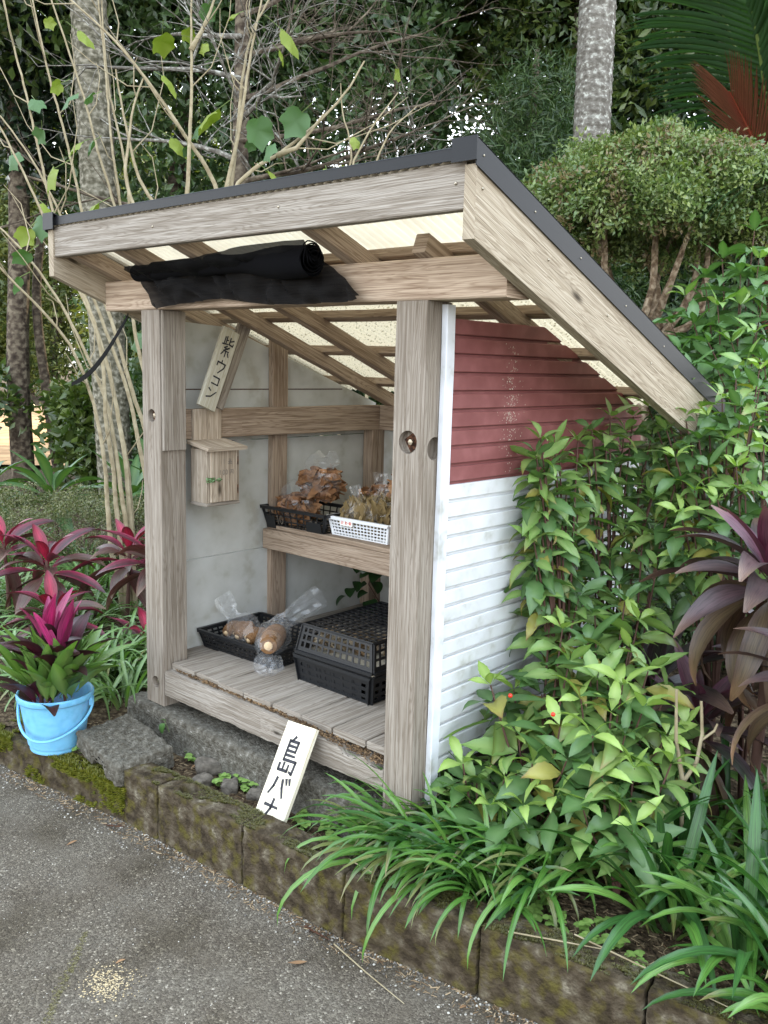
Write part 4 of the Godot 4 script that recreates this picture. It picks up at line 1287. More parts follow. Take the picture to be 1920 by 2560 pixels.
func leaf_bag(at: Vector3, w: float, h: float, d: float, tip: Vector3, label: String, brown: bool, upright: bool, sd: int) -> void:
	var t := thing("bag_of_dried_leaves", label, "bag", at, 0.0, "bags of dried leaves on the shelf")
	var c0 := lin(0.20, 0.095, 0.045) if brown else lin(0.15, 0.105, 0.045)
	var c1 := lin(0.40, 0.22, 0.11) if brown else lin(0.34, 0.25, 0.12)
	part(t, "dried_leaves", dried_leaves(Vector3(0, h * 0.48, 0), Vector3(w, h, d) * 0.46, 190, upright, c0, c1))
	part(t, "film", film_mesh([Vector3(0, 0.002, 0), Vector3(0, h * 0.5, 0), Vector3(0, h, 0), Vector3(0, h, 0) + tip], [w * 0.30, w * 0.50, w * 0.52, w * 0.44, w * 0.16, w * 0.20], Vector3(1, 1, d / w), 0.010, sd))


func taro(parent: Node, called: String, a: Vector3, b: Vector3, r: float) -> void:
	var m := MB.new()
	var pts := []
	var rad := []
	for k in 61:
		var q := k / 60.0
		pts.append(a.lerp(b, q) + Vector3(0, 0.006 * sin(q * 3.0), 0))
		rad.append(r * (0.45 + 0.55 * pow(sin(PI * (0.12 + 0.8 * q)), 0.7)) * (1.0 + 0.06 * sin(q * 75.0)))
	m.tube(pts, rad, 16, lin(0.24, 0.13, 0.06))
	for k in m.c.size():
		var q := fmod(k / 17.0, 2.0)
		m.c[k] = lin(0.09, 0.045, 0.02).lerp(lin(0.24, 0.13, 0.06), 0.5 + 0.5 * nz.get_noise_3dv(m.v[k] * 60.0))
	var o := part(parent, called, m.mesh(M.dry))
	var c := MB.new()
	var d := (a - b).normalized()
	c.tube([a - d * 0.002, a + d * 0.006], [r * 0.42, r * 0.36], 12, lin(0.62, 0.45, 0.26))
	part(o, "cut_end", c.mesh(M.dry))


func goods() -> void:
	var t := thing("black_basket", "black plastic basket numbered 01 holding bagged leaves on the shelf", "basket", Vector3(0.185, 0.632, -0.705), 0.05)
	basket(t, 0.325, 0.225, 0.365, 0.255, 0.078, 9, 6, 3, 0.0052, M.crate, 0.12)
	var pl := MB.new()
	pl.box(Vector3(0.075, 0.010, 0.1165), Vector3(0.158, 0.066, 0.1195))
	pl.box(Vector3(-0.160, 0.010, 0.1165), Vector3(-0.105, 0.066, 0.1195))
	part(t, "number_plate", pl.mesh(M.crate), Transform3D(Basis(Vector3.RIGHT, 0.19), Vector3(0, 0, 0)))
	var zero := [[0.5, 0.0, 0.85, 0.25, 0.85, 0.75, 0.5, 1.0, 0.15, 0.75, 0.15, 0.25, 0.5, 0.0]]
	var one := [[0.3, 0.15, 0.55, 0.0, 0.55, 1.0]]
	strokes(t, "number", [[Vector2(0.0, 0.0), Vector2(0.026, 0.036), zero], [Vector2(0.030, 0.0), Vector2(0.026, 0.036), one], [Vector2(-0.190, 0.0), Vector2(0.022, 0.036), one], [Vector2(-0.168, 0.0), Vector2(0.022, 0.036), zero]], plain(Color(0.36, 0.33, 0.29), 0.7), Transform3D(Basis(Vector3.RIGHT, 0.19), Vector3(0.090, 0.047, 0.1290)), 0.005)
	t = thing("white_basket", "white plastic lattice basket with a red-lettered paper label on the shelf", "basket", Vector3(0.517, 0.632, -0.73), 0.03)
	basket(t, 0.285, 0.195, 0.315, 0.220, 0.075, 17, 11, 5, 0.0048, M.white_plastic, 0.14)
	var lb := MB.new()
	lb.box(Vector3(-0.085, 0.050, 0.1150), Vector3(-0.020, 0.076, 0.1160))
	var lo := part(t, "paper_label", lb.mesh(M.paper), Transform3D(Basis(Vector3.RIGHT, 0.05), Vector3(0, 0.003, 0.001)))
	var bi := [[0.05, 0.2, 0.35, 0.15, 0.1, 0.7, 0.35, 0.95, 0.6, 0.6, 0.62, 0.2, 0.85, 0.55], [0.8, 0.0, 0.85, 0.15]]
	var wa := [[0.3, 0.0, 0.3, 1.0], [0.05, 0.35, 0.45, 0.3, 0.1, 0.85, 0.6, 0.4, 0.9, 0.55, 0.6, 0.95]]
	var cha := [[0.05, 0.15, 0.95, 0.15], [0.3, 0.0, 0.3, 0.3], [0.7, 0.0, 0.7, 0.3], [0.5, 0.28, 0.05, 0.6], [0.5, 0.28, 0.95, 0.6], [0.2, 0.65, 0.8, 0.65], [0.5, 0.5, 0.5, 1.0], [0.35, 0.75, 0.2, 0.95], [0.65, 0.75, 0.8, 0.95]]
	strokes(lo, "lettering", [[Vector2(0, 0), Vector2(0.015, 0.016), bi], [Vector2(0.020, 0), Vector2(0.015, 0.016), wa], [Vector2(0.039, 0), Vector2(0.016, 0.016), cha]], M.red_ink, Transform3D(Basis(), Vector3(-0.080, 0.072, 0.1164)), 0.0024)
	leaf_bag(Vector3(0.120, 0.640, -0.665), 0.180, 0.120, 0.15, Vector3(0.07, 0.03, -0.02), "clear bag of brown dried leaves slumped in the black basket", true, false, 1)
	leaf_bag(Vector3(0.185, 0.735, -0.745), 0.200, 0.140, 0.14, Vector3(0.08, 0.05, 0.0), "clear bag of reddish dried leaves lying on another bag", true, false, 2)
	leaf_bag(Vector3(0.430, 0.642, -0.715), 0.130, 0.135, 0.13, Vector3(-0.02, 0.05, 0.0), "clear bag of olive dried leaves at the white basket's black-basket end", false, true, 3)
	leaf_bag(Vector3(0.550, 0.642, -0.710), 0.130, 0.150, 0.13, Vector3(0.03, 0.05, 0.0), "clear bag of upright olive dried leaves in the white basket by the post", false, true, 4)
	leaf_bag(Vector3(0.385, 0.632, -0.900), 0.190, 0.190, 0.15, Vector3(0.0, 0.04, 0.0), "clear bag of orange-brown dried leaves standing behind the white basket", true, false, 5)
	leaf_bag(Vector3(0.570, 0.632, -0.900), 0.230, 0.270, 0.17, Vector3(-0.08, 0.0, 0.0), "large clear bag of reddish-brown dried leaves against the back corner", true, false, 6)
	# floor tray with taro
	t = thing("black_tray", "shallow black plastic tray with bagged taro on the stall floor", "tray", Vector3(0.235, 0.172, -0.405), 0.04)
	basket(t, 0.40, 0.30, 0.435, 0.335, 0.068, 15, 11, 4, 0.0075, M.crate, 0.1)
	t = thing("bag_of_taro", "clear open-topped bag of small taro corms in the black tray", "bag", Vector3(0.145, 0.178, -0.345))
	for k in 5:
		taro(t, "taro_corm", Vector3(-0.05 + 0.035 * k, 0.045, 0.035 - 0.02 * (k % 2)), Vector3(-0.07 + 0.042 * k, 0.055 + 0.01 * (k % 3), -0.045), 0.026)
	part(t, "film", film_mesh([Vector3(0.02, 0.004, 0), Vector3(0.02, 0.06, 0), Vector3(-0.02, 0.11, 0.02), Vector3(-0.07, 0.20, 0.04)], [0.07, 0.105, 0.085, 0.035, 0.055, 0.05], Vector3(1, 1, 0.6), 0.018, 11))
	t = thing("bag_of_taro", "clear bag with one long hairy taro root sticking over the tray's edge", "bag", Vector3(0.30, 0.185, -0.36))
	taro(t, "taro_root", Vector3(0.150, 0.085, 0.135), Vector3(0.02, 0.075, -0.03), 0.043)
	part(t, "film", film_mesh([Vector3(0.17, 0.060, 0.165), Vector3(0.08, 0.085, 0.05), Vector3(0.0, 0.10, -0.06), Vector3(0.035, 0.185, -0.24)], [0.035, 0.066, 0.070, 0.052, 0.036, 0.050, 0.055], Vector3.ONE, 0.018, 12))
	part(t, "film_flap", film_mesh([Vector3(0.11, 0.05, 0.10), Vector3(0.17, 0.02, 0.15), Vector3(0.22, 0.008, 0.20)], [0.03, 0.055, 0.06, 0.03], Vector3(1, 0.4, 1), 0.010, 13))
	# two crates mouth to mouth
	t = thing("black_crate", "black plastic crate standing on the floor under an upturned crate", "crate", Vector3(0.765, 0.172, -0.475), 0.0)
	basket(t, 0.345, 0.44, 0.372, 0.465, 0.096, 8, 10, 3, 0.013, M.crate, 0.2)
	var bl := MB.new()
	bl.bar_t(Transform3D(Basis(Vector3.RIGHT, 0.13), Vector3(-0.01, 0.050, 0.2245)), Vector3(0.145, 0.047, 0.0015))
	for k in 5:
		bl.bar_t(Transform3D(Basis(Vector3.RIGHT, 0.13), Vector3(-0.12 + k * 0.055, 0.052, 0.2265)), Vector3(0.0022, 0.043, 0.0015))
	part(t, "front_plate", bl.mesh(M.crate))
	var pp := MB.new()
	pp.bar_t(Transform3D(Basis(Vector3.UP, 0.03), Vector3.ZERO), Vector3(0.182, 0.002, 0.234))
	single("cardboard_sheet", pp.mesh(M.card), Transform3D(Basis(), Vector3(0.763, 0.2745, -0.478)), "thin whitish board sheet held between the two black crates", "board")
	t = thing("black_crate", "black lattice crate turned upside down on top of another crate", "crate", Vector3(0.763, 0.378, -0.478), 0.02)
	basket(t, 0.335, 0.43, 0.368, 0.462, -0.094, 12, 14, 3, 0.0085, M.crate, 0.14)
	for k in 3:
		leaf_bag_small(Vector3(0.66 + 0.1 * k, 0.279, -0.36 - 0.05 * k), 30 + k)
	# banana sign leaning on the sill
	var a := Vector3(0.925, -0.118, 0.196)
	var e := Vector3(0.906, 0.168, 0.022)
	var sg := thing("wooden_sign", "pale new plank sign with bold black Japanese lettering leaning on the floor sill", "sign", a)
	var y := (e - a).normalized()
	var xd := (Vector3(0.131, 0.0, 0.0) - y * Vector3(0.131, 0.0, 0.0).dot(y)).normalized()
	xd = (xd + Vector3(0, 0.02, 0)).normalized()
	var zo := xd.cross(y).normalized()
	part(sg, "plank", board_mesh((e - a).length(), 0.128, 0.022, M.sign_board, 4, 0.0006, 0.004), Transform3D(Basis(y, zo, y.cross(zo)), (e - a) / 2))
	var shima := [[0.52, 0.0, 0.36, 0.13], [0.26, 0.12, 0.24, 0.64], [0.26, 0.13, 0.76, 0.13, 0.74, 0.40], [0.26, 0.26, 0.74, 0.26], [0.26, 0.39, 0.74, 0.39], [0.24, 0.51, 0.78, 0.51], [0.24, 0.64, 0.95, 0.64, 0.92, 0.96, 0.76, 0.92], [0.36, 0.72, 0.36, 0.90], [0.12, 0.76, 0.12, 0.92, 0.62, 0.92, 0.62, 0.76]]
	var ba := [[0.30, 0.05, 0.24, 0.5, 0.08, 0.9], [0.62, 0.1, 0.70, 0.5, 0.86, 0.95], [0.80, 0.02, 0.88, 0.26], [0.96, -0.02, 1.04, 0.22]]
	var na := [[0.06, 0.36, 0.94, 0.40], [0.56, 0.0, 0.52, 0.5, 0.30, 1.0]]
	strokes(sg, "lettering", [[Vector2(-0.040, -0.126), Vector2(0.076, 0.118), shima], [Vector2(-0.042, 0.004), Vector2(0.078, 0.060), ba], [Vector2(-0.036, 0.072), Vector2(0.062, 0.056), na], [Vector2(-0.036, 0.124), Vector2(0.062, 0.056), na]], M.ink, Transform3D(Basis(xd, y, zo), (e - a) / 2 + zo * 0.0116), 0.0105)
	# vine growing in at the back
	t = thing("creeping_vine", "dark heart-leaved vine creeping in at the back of the stall floor", "vine", Vector3(0.22, 0.17, -1.02))
	var vn := MB.new()
	vn.tube([Vector3(0.10, 0.0, -0.20), Vector3(0.04, 0.08, -0.03), Vector3(0.0, 0.16, 0.0), Vector3(0.02, 0.26, -0.02), Vector3(0.12, 0.36, -0.10)], [0.004, 0.003, 0.003, 0.002, 0.002], 6)
	part(t, "stem", vn.mesh(M.stem_brown))
	var hl := leaf_mesh(0.065, 0.06, {"kind": "round", "mid": lin(0.03, 0.07, 0.02), "edge": lin(0.02, 0.055, 0.018), "mat": M.leaf_shiny, "bend": 0.7})
	for k in 16:
		leaf_at(t, hl, Vector3(rng.randf_range(-0.12, 0.16), 0.04 + 0.019 * k, rng.randf_range(-0.03, 0.06)), azim(rng.randf_range(0.2, 2.6), rng.randf_range(-0.9, -0.1)), rng.randf_range(-0.5, 0.5), rng.randf_range(0.7, 1.2))


func leaf_bag_small(at: Vector3, sd: int) -> void:
	var t := thing("bag_of_goods", "small clear bag of pale dried goods under the upturned crate", "bag", at, 0.0, "bags under the upturned crate")
	part(t, "dried_goods", dried_leaves(Vector3(0, 0.035, 0), Vector3(0.045, 0.026, 0.05), 50, false, lin(0.22, 0.14, 0.07), lin(0.42, 0.36, 0.26)))
	part(t, "film", film_mesh([Vector3(-0.045, 0.035, 0.04), Vector3(0, 0.038, 0), Vector3(0.04, 0.035, -0.05)], [0.02, 0.035, 0.036, 0.02], Vector3(1, 0.8, 1), 0.008, sd))


# ---------------------------------------------------------------- plants
func strap_set(n: int, l0: float, l1: float, w0: float, w1: float, cols: Array, mat: Material, b0: float, b1: float) -> Array:
	var out := []
	for k in n:
		var c: Array = cols[k % cols.size()]
		out.append(leaf_mesh(rng.randf_range(l0, l1), rng.randf_range(w0, w1), {"kind": "strap", "seg": 11, "start": rng.randf_range(0.9, 1.45), "bend": rng.randf_range(b0, b1), "fold": 0.35, "mid": c[0], "edge": c[1], "base": c[2], "tip": lin(0.26, 0.20, 0.09) if k % 5 == 2 else c[1], "twist": rng.randf_range(-0.7, 0.7), "mat": mat}))
	return out


func strap_clump(called: String, label: String, group: String, at: Vector3, n: int, set_: Array, spread: float, s0: float, s1: float, lean := -99.0) -> void:
	var t := thing(called, label, "plant", at, 0.0, group)
	for k in n:
		var a := rng.randf() * TAU
		if lean > -90 and rng.randf() < 0.55:
			a = lean + rng.randf_range(-0.9, 0.9)
		var r := spread * sqrt(rng.randf())
		var p := Vector3(cos(a) * r, -0.012, sin(a) * r)
		var bs := Basis(Vector3.UP, -a).rotated(Vector3(rng.randf_range(-1, 1), 0, rng.randf_range(-1, 1)).normalized(), rng.randf_range(0.0, 0.25)).scaled(Vector3.ONE * rng.randf_range(s0, s1))
		part(t, "leaf", set_[rng.randi() % set_.size()], Transform3D(bs, p))


func cordyline(called: String, label: String, group: String, at: Vector3, crown_y: float, sets: Array, n: int, s0: float, s1: float, p0: float, p1: float, az0 := 0.0, az1 := TAU, thick := 0.012) -> Node3D:
	var t := thing(called, label, "plant", at, 0.0, group)
	var m := MB.new()
	var top := Vector3(rng.randf_range(-0.03, 0.03), crown_y, rng.randf_range(-0.03, 0.03))
	m.tube([Vector3(0, -0.03, 0), top * 0.5 + Vector3(0.01, 0, 0), top], [thick, thick * 0.9, thick * 0.8], 8)
	part(t, "stem", m.mesh(M.stem_brown))
	for k in n:
		var q := float(k) / n   # old outer leaves first, young upright ones last
		var a := lerpf(az0, az1, fmod(k * 0.381966 + rng.randf() * 0.06, 1.0))
		var pitch := lerpf(p0, p1, q) + rng.randf_range(-0.15, 0.15)
		var st: Array = sets[mini(int(q * sets.size()), sets.size() - 1)]
		leaf_at(t, st[rng.randi() % st.size()], top + Vector3(0, -0.10 * (1.0 - q), 0) * minf(1.0, crown_y * 4.0) + azim(a) * 0.008, azim(a, pitch), rng.randf_range(-0.35, 0.35), rng.randf_range(s0, s1) * (1.0 - 0.25 * q))
	return t


func bush(called: String, label: String, bases: Array, tips: Array, sets: Array, stem: Material, whorls: int, spacing: float, s0: float, s1: float, berries: Array) -> void:
	var t := thing(called, label, "bush", Vector3(bases[0].x, soil_y(bases[0].x, bases[0].z), bases[0].z))
	var o := t.position
	for tip in tips:
		var bp: Vector3 = bases[0]
		for b in bases:
			if Vector2(b.x - tip.x, b.z - tip.z).length() < Vector2(bp.x - tip.x, bp.z - tip.z).length():
				bp = b
		var p0 := Vector3(bp.x, soil_y(bp.x, bp.z) - 0.01, bp.z) - o
		var p3: Vector3 = tip - o
		var p1 := p0 + Vector3(rng.randf_range(-0.03, 0.03), (p3.y - p0.y) * 0.45, rng.randf_range(-0.03, 0.03))
		var p2 := p3 - Vector3(p3.x - p0.x, 0, p3.z - p0.z) * 0.25 - Vector3(0, 0.12, 0)
		var pts := []
		for k in 7:
			pts.append(p0.bezier_interpolate(p1, p2, p3, k / 6.0))
		var m := MB.new()
		m.tube(pts, [0.0055, 0.005, 0.0045, 0.004, 0.0035, 0.003, 0.0022], 5)
		part(t, "stem", m.mesh(stem))
		var up: Vector3 = (pts[6] - pts[5]).normalized()
		up = (up + Vector3(0, 0.8, 0) + Vector3(0.25, 0, 0.3)).normalized()   # shoots turn to the open road side
		var ph := rng.randf() * TAU
		var sx := up.cross(Vector3(0.4, 0.2, 0.8)).normalized()
		var sy := up.cross(sx)
		for w in whorls:
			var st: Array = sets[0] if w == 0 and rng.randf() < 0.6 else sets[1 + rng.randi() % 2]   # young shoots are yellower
			var old := sets.size() > 3
			var cnt := 4 if w != 1 else 5
			for k in cnt:
				var a := ph + TAU * k / cnt + w * 0.7 + rng.randf_range(-0.25, 0.25)
				var el := [0.75, 0.25, -0.15, -0.4][w] + rng.randf_range(-0.2, 0.2) as float
				var d := (sx * cos(a) + sy * sin(a)) * cos(el) + up * sin(el)
				var pick: Array = sets[3] if old and w > 0 and rng.randf() < 0.09 else st
				leaf_at(t, pick[rng.randi() % pick.size()], p3 - up * spacing * w + d * 0.006, d, rng.randf_range(-0.7, 0.7), rng.randf_range(s0 * 0.75, s1) * [0.72, 1.0, 1.05, 1.0][w])
	for q in berries:
		var m := MB.new()
		m.ball(q - o, Vector3.ONE * 0.0065, 8, 10)
		part(t, "berry", m.mesh(M.berry))


func cord_leaf(n: int, l0: float, l1: float, w0: float, w1: float, mid: Color, edge: Color, tip: Color, base: Color, b0 := 0.5, b1 := 1.1) -> Array:
	var out := []
	for k in n:
		var v := rng.randf_range(0.75, 1.25)
		out.append(leaf_mesh(rng.randf_range(l0, l1), rng.randf_range(w0, w1), {"kind": "lance", "seg": 11, "bend": rng.randf_range(b0, b1), "start": rng.randf_range(0.0, 0.25), "fold": rng.randf_range(0.2, 0.6), "wave": rng.randf_range(0.0, 0.05), "mid": mid * v, "edge": edge * v, "tip": tip * v, "base": base, "twist": rng.randf_range(-0.5, 0.5), "mat": M.leaf_purple}))
	return out


func garden_left() -> void:
	M.berry = plain(Color(0.82, 0.16, 0.07), 0.3)
	# bucket
	var bk := thing("blue_bucket", "sky-blue plastic bucket with its handle down on the mossy kerb", "bucket", Vector3(-0.118, -0.130, 0.318))
	var b := MB.new()
	b.lathe([Vector2(0.0, 0.006), Vector2(0.086, 0.006), Vector2(0.090, 0.0), Vector2(0.094, 0.002), Vector2(0.0955, 0.010), Vector2(0.094, 0.018), Vector2(0.1015, 0.026), Vector2(0.1265, 0.196), Vector2(0.1285, 0.2), Vector2(0.1255, 0.2), Vector2(0.097, 0.020), Vector2(0.0, 0.014)], 48)
	part(bk, "body", b.mesh(M.blue))
	b = MB.new()
	b.lathe([Vector2(0.1265, 0.192), Vector2(0.1335, 0.193), Vector2(0.1365, 0.199), Vector2(0.1375, 0.213), Vector2(0.134, 0.218), Vector2(0.128, 0.217), Vector2(0.1255, 0.2)], 48)
	part(bk, "rim", b.mesh(M.blue))
	var hp := []
	var hr := []
	var facing := Vector3(0.655, 0, 0.755)
	var across := Vector3(facing.z, 0, -facing.x)
	for k in 25:
		var a := PI * k / 24
		var r := 0.139
		var c := across * cos(a) * r
		hp.append(c + facing * (0.028 + 0.122 * pow(sin(a), 0.8)) * sin(a) + Vector3(0, 0.188 - 0.110 * pow(sin(a), 0.75), 0))
		hr.append(0.0050)
	b = MB.new()
	b.tube(hp, hr, 8)
	part(bk, "handle", b.mesh(M.blue))
	for sgn in [-1.0, 1.0]:
		b = MB.new()
		b.bar_t(Transform3D(Basis(across, Vector3.UP, facing), across * 0.134 * sgn + Vector3(0, 0.183, 0)), Vector3(0.006, 0.016, 0.011))
		part(bk, "handle_lug", b.mesh(M.blue))
	# cut foliage standing in it
	var pink := cord_leaf(5, 0.26, 0.34, 0.056, 0.076, lin(0.46, 0.035, 0.17), lin(0.26, 0.035, 0.11), lin(0.40, 0.05, 0.17), lin(0.34, 0.02, 0.10), 0.1, 0.5)
	var darkp := cord_leaf(5, 0.22, 0.30, 0.055, 0.072, lin(0.075, 0.018, 0.030), lin(0.040, 0.022, 0.024), lin(0.05, 0.03, 0.03), lin(0.20, 0.02, 0.06), 0.4, 0.9)
	var greens := []
	for k in 6:
		greens.append(leaf_mesh(rng.randf_range(0.22, 0.30), rng.randf_range(0.048, 0.062), {"kind": "lance", "seg": 11, "bend": rng.randf_range(0.1, 0.55), "fold": 0.45, "mid": lin(0.20, 0.31, 0.085), "edge": lin(0.11, 0.22, 0.05), "tip": lin(0.13, 0.24, 0.055), "base": lin(0.19, 0.29, 0.08), "mat": M.leaf}))
	for s in [[-0.03, 0.0, 0.18, 0, "pink-leaved cordyline stem standing in the blue bucket"], [0.045, -0.02, 0.15, 0, "second shorter pink-tipped cordyline stem in the blue bucket"], [0.0, 0.035, 0.03, 1, "bunch of dark purple cordyline leaves in the blue bucket"], [0.03, 0.03, 0.02, 2, "bunch of broad green leaves standing in the blue bucket"], [0.05, -0.03, 0.03, 2, "tallest bunch of green leaves at the back of the blue bucket"], [-0.04, 0.03, 0.0, 2, "second bunch of green leaves leaning out of the blue bucket"]]:
		var at := bk.position + Vector3(s[0], 0.02, s[1])
		if s[3] == 0:
			cordyline("cut_cordyline", s[4], "", at, 0.19 + s[2], [darkp, darkp, pink], 14, 0.85, 1.05, 0.55, 1.35, 0.0, TAU, 0.006)
		elif s[3] == 1:
			cordyline("cut_cordyline", s[4], "", at, 0.22, [darkp], 12, 0.85, 1.05, 0.55, 1.2, 0.0, TAU, 0.006)
		else:
			var t := thing("cut_greenery", s[4], "foliage", at)
			for k in 22:
				var a := rng.randf() * TAU
				var st := Vector3(cos(a) * 0.03, 0.150 + rng.randf() * 0.06 + s[2], sin(a) * 0.03)
				leaf_at(t, greens[rng.randi() % greens.size()], st, azim(a, rng.randf_range(0.62, 1.42)), rng.randf_range(-0.6, 0.6), rng.randf_range(0.85, 1.15))
	# under-storey of narrow straps
	var g0 := [lin(0.17, 0.28, 0.09), lin(0.10, 0.20, 0.06), lin(0.22, 0.29, 0.13)]
	var g1 := [lin(0.20, 0.28, 0.11), lin(0.12, 0.21, 0.07), lin(0.26, 0.30, 0.16)]
	var fine := strap_set(12, 0.26, 0.40, 0.012, 0.018, [g0, g1], M.leaf, 1.3, 2.4)
	for k in 60:
		var x := rng.randf_range(-2.3, -0.16) if k < 44 else rng.randf_range(-3.6, -2.1)
		var z := rng.randf_range(-1.35, 0.20)
		if k < 12:
			x = rng.randf_range(-0.75, -0.20)
			z = rng.randf_range(-0.35, 0.16)
		var where := "between the blue bucket and the left post" if k < 12 else "under and around the red cordylines"
		strap_clump("strap_leaf_clump", "clump of narrow green strap leaves " + where, "narrow strap-leaf clumps " + where, Vector3(x, soil_y(x, z), z), 30, fine, 0.07, 0.8, 1.25)
	# red cordylines
	var wine := cord_leaf(6, 0.30, 0.40, 0.075, 0.100, lin(0.065, 0.034, 0.038), lin(0.26, 0.026, 0.066), lin(0.08, 0.045, 0.05), lin(0.42, 0.022, 0.085))
	var brown := cord_leaf(5, 0.30, 0.40, 0.070, 0.095, lin(0.10, 0.07, 0.05), lin(0.11, 0.045, 0.04), lin(0.16, 0.11, 0.07), lin(0.18, 0.03, 0.05), 0.7, 1.4)
	var hot := cord_leaf(5, 0.26, 0.34, 0.070, 0.090, lin(0.42, 0.022, 0.070), lin(0.16, 0.022, 0.034), lin(0.12, 0.035, 0.04), lin(0.48, 0.026, 0.09), 0.3, 0.8)
	for p in [[-1.42, 0.40, -0.34, 1.0, "red-centred cordyline nearest the road among the strap leaves"], [-1.20, 0.44, -0.66, 1.0, "wine-red cordyline at the foot of the pale shrub"], [-1.07, 0.24, -0.20, 0.95, "low brownish cordyline between the bucket and the pale shrub"], [-0.86, 0.48, -0.66, 1.05, "bright red cordyline close against the stall's left post"], [-1.72, 0.46, -0.28, 1.0, "dark red cordyline farthest along the mossy kerb"], [-0.62, 0.12, -0.42, 0.9, "drooping dark cordyline behind the stall's left post foot"]]:
		cordyline("red_cordyline", p[4], "red cordylines left of the stall", Vector3(p[0], soil_y(p[0], p[2]), p[2]), p[1], [brown, wine, brown, wine, hot], 19, p[3] * 0.85, p[3] * 1.05, -0.35, 1.1)
	# broad green plants farther back
	var broad := []
	for k in 6:
		broad.append(leaf_mesh(rng.randf_range(0.45, 0.65), rng.randf_range(0.075, 0.10), {"kind": "lance", "seg": 11, "bend": rng.randf_range(0.4, 1.2), "fold": 0.4, "mid": lin(0.14, 0.22, 0.08), "edge": lin(0.06, 0.13, 0.05), "mat": M.leaf}))
	for p in [[-3.0, -1.26], [-2.65, -1.60], [-2.25, -1.75], [-3.5, -1.0], [-2.9, -2.0]]:
		cordyline("broad_leaf_plant", "tall green ginger-like plant behind the clipped low hedge", "broad green plants behind the hedge", Vector3(p[0], soil_y(p[0], p[1]), p[1]), 0.50, [broad], 18, 0.9, 1.15, 0.1, 1.2)
	# low clipped hedge
	var h := thing("clipped_hedge", "low clipped small-leaved hedge behind the red cordylines", "hedge", Vector3(-2.4, -0.1, -1.15), 0.72)
	var xf := []
	var cs := []
	for k in 5200:
		var p := Vector3(rng.randf_range(-1.6, 1.3), 0, rng.randf_range(-0.32, 0.32))
		var top := 0.46 + 0.14 * nz.get_noise_2d(p.x * 2.0, p.z * 3.0)
		p.y = top * sqrt(rng.randf()) if rng.randf() < 0.5 else top + rng.randf_range(-0.05, 0.03)
		xf.append(Transform3D(Basis.from_euler(Vector3(rng.randf() * TAU, rng.randf() * TAU, rng.randf() * TAU)).scaled(Vector3.ONE * rng.randf_range(0.5, 0.9)), p))
		cs.append(lin(0.10, 0.13, 0.05).lerp(lin(0.22, 0.21, 0.10), rng.randf()))
	scatter(h, "foliage", cluster(9, 0.035, 0.022, 0.012), xf, cs)
	# pale multi-stemmed shrubs
	stem_shrub("pale_stemmed_shrub", "tall shrub of many bare pale stems rising beside the left post", PALE_STEMS, 0.0165)
	stem_shrub("pale_stemmed_shrub", "bare pale-stemmed shrub rising behind the middle of the roof", BACK_STEMS, 0.017)
	stem_shrub("pale_stemmed_shrub", "few thin bare pale stems behind the roof's high corner", SIDE_STEMS, 0.010)


func cluster(n: int, r: float, long: float, wide: float, mat: Material = null) -> ArrayMesh:
	var b := MB.new()
	for k in n:
		var d := Vector3(rng.randf_range(-1, 1), rng.randf_range(-1, 1), rng.randf_range(-1, 1)).normalized()
		var p := d * r * rng.randf_range(0.2, 1.0)
		var x := (d + Vector3(rng.randf_range(-0.8, 0.8), rng.randf_range(-1.0, 0.3), rng.randf_range(-0.8, 0.8))).normalized()
		var z := x.cross(Vector3(rng.randf_range(-1, 1), 1, rng.randf_range(-1, 1))).normalized()
		var y := z.cross(x)
		var s := rng.randf_range(0.75, 1.2)
		var v := rng.randf_range(0.7, 1.2)
		var c := Color(v, v, v)
		var f := b.add(p, Vector2.ZERO, c)
		b.add(p + x * long * s * 0.45 - z * wide * s * 0.5 + y * wide * 0.2, Vector2.ZERO, c)
		b.add(p + x * long * s * 0.45 + z * wide * s * 0.5 + y * wide * 0.2, Vector2.ZERO, c)
		b.add(p + x * long * s - y * long * 0.15, Vector2.ZERO, c)
		b.add(p + x * long * s * 0.5, Vector2.ZERO, c * 0.9)
		b.t(f, f + 1, f + 4)
		b.t(f, f + 4, f + 2)
		b.t(f + 1, f + 3, f + 4)
		b.t(f + 4, f + 3, f + 2)
	return b.mesh(mat if mat else M.crown)


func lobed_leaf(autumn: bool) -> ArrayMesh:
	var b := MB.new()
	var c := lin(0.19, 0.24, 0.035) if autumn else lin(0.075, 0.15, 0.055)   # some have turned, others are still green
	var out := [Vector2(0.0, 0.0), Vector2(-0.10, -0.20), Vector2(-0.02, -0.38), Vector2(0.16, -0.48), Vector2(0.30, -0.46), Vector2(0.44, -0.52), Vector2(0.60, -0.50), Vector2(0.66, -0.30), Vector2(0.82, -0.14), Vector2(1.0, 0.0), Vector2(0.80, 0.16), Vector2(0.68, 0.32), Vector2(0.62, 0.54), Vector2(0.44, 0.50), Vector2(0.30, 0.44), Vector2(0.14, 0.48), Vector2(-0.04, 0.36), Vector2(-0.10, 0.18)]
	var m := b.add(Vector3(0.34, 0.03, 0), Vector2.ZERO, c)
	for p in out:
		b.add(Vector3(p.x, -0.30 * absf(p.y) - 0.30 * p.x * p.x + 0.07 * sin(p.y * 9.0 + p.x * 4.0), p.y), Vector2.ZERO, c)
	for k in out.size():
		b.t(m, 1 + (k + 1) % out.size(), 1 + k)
	return b.mesh(M.leaf_dull)


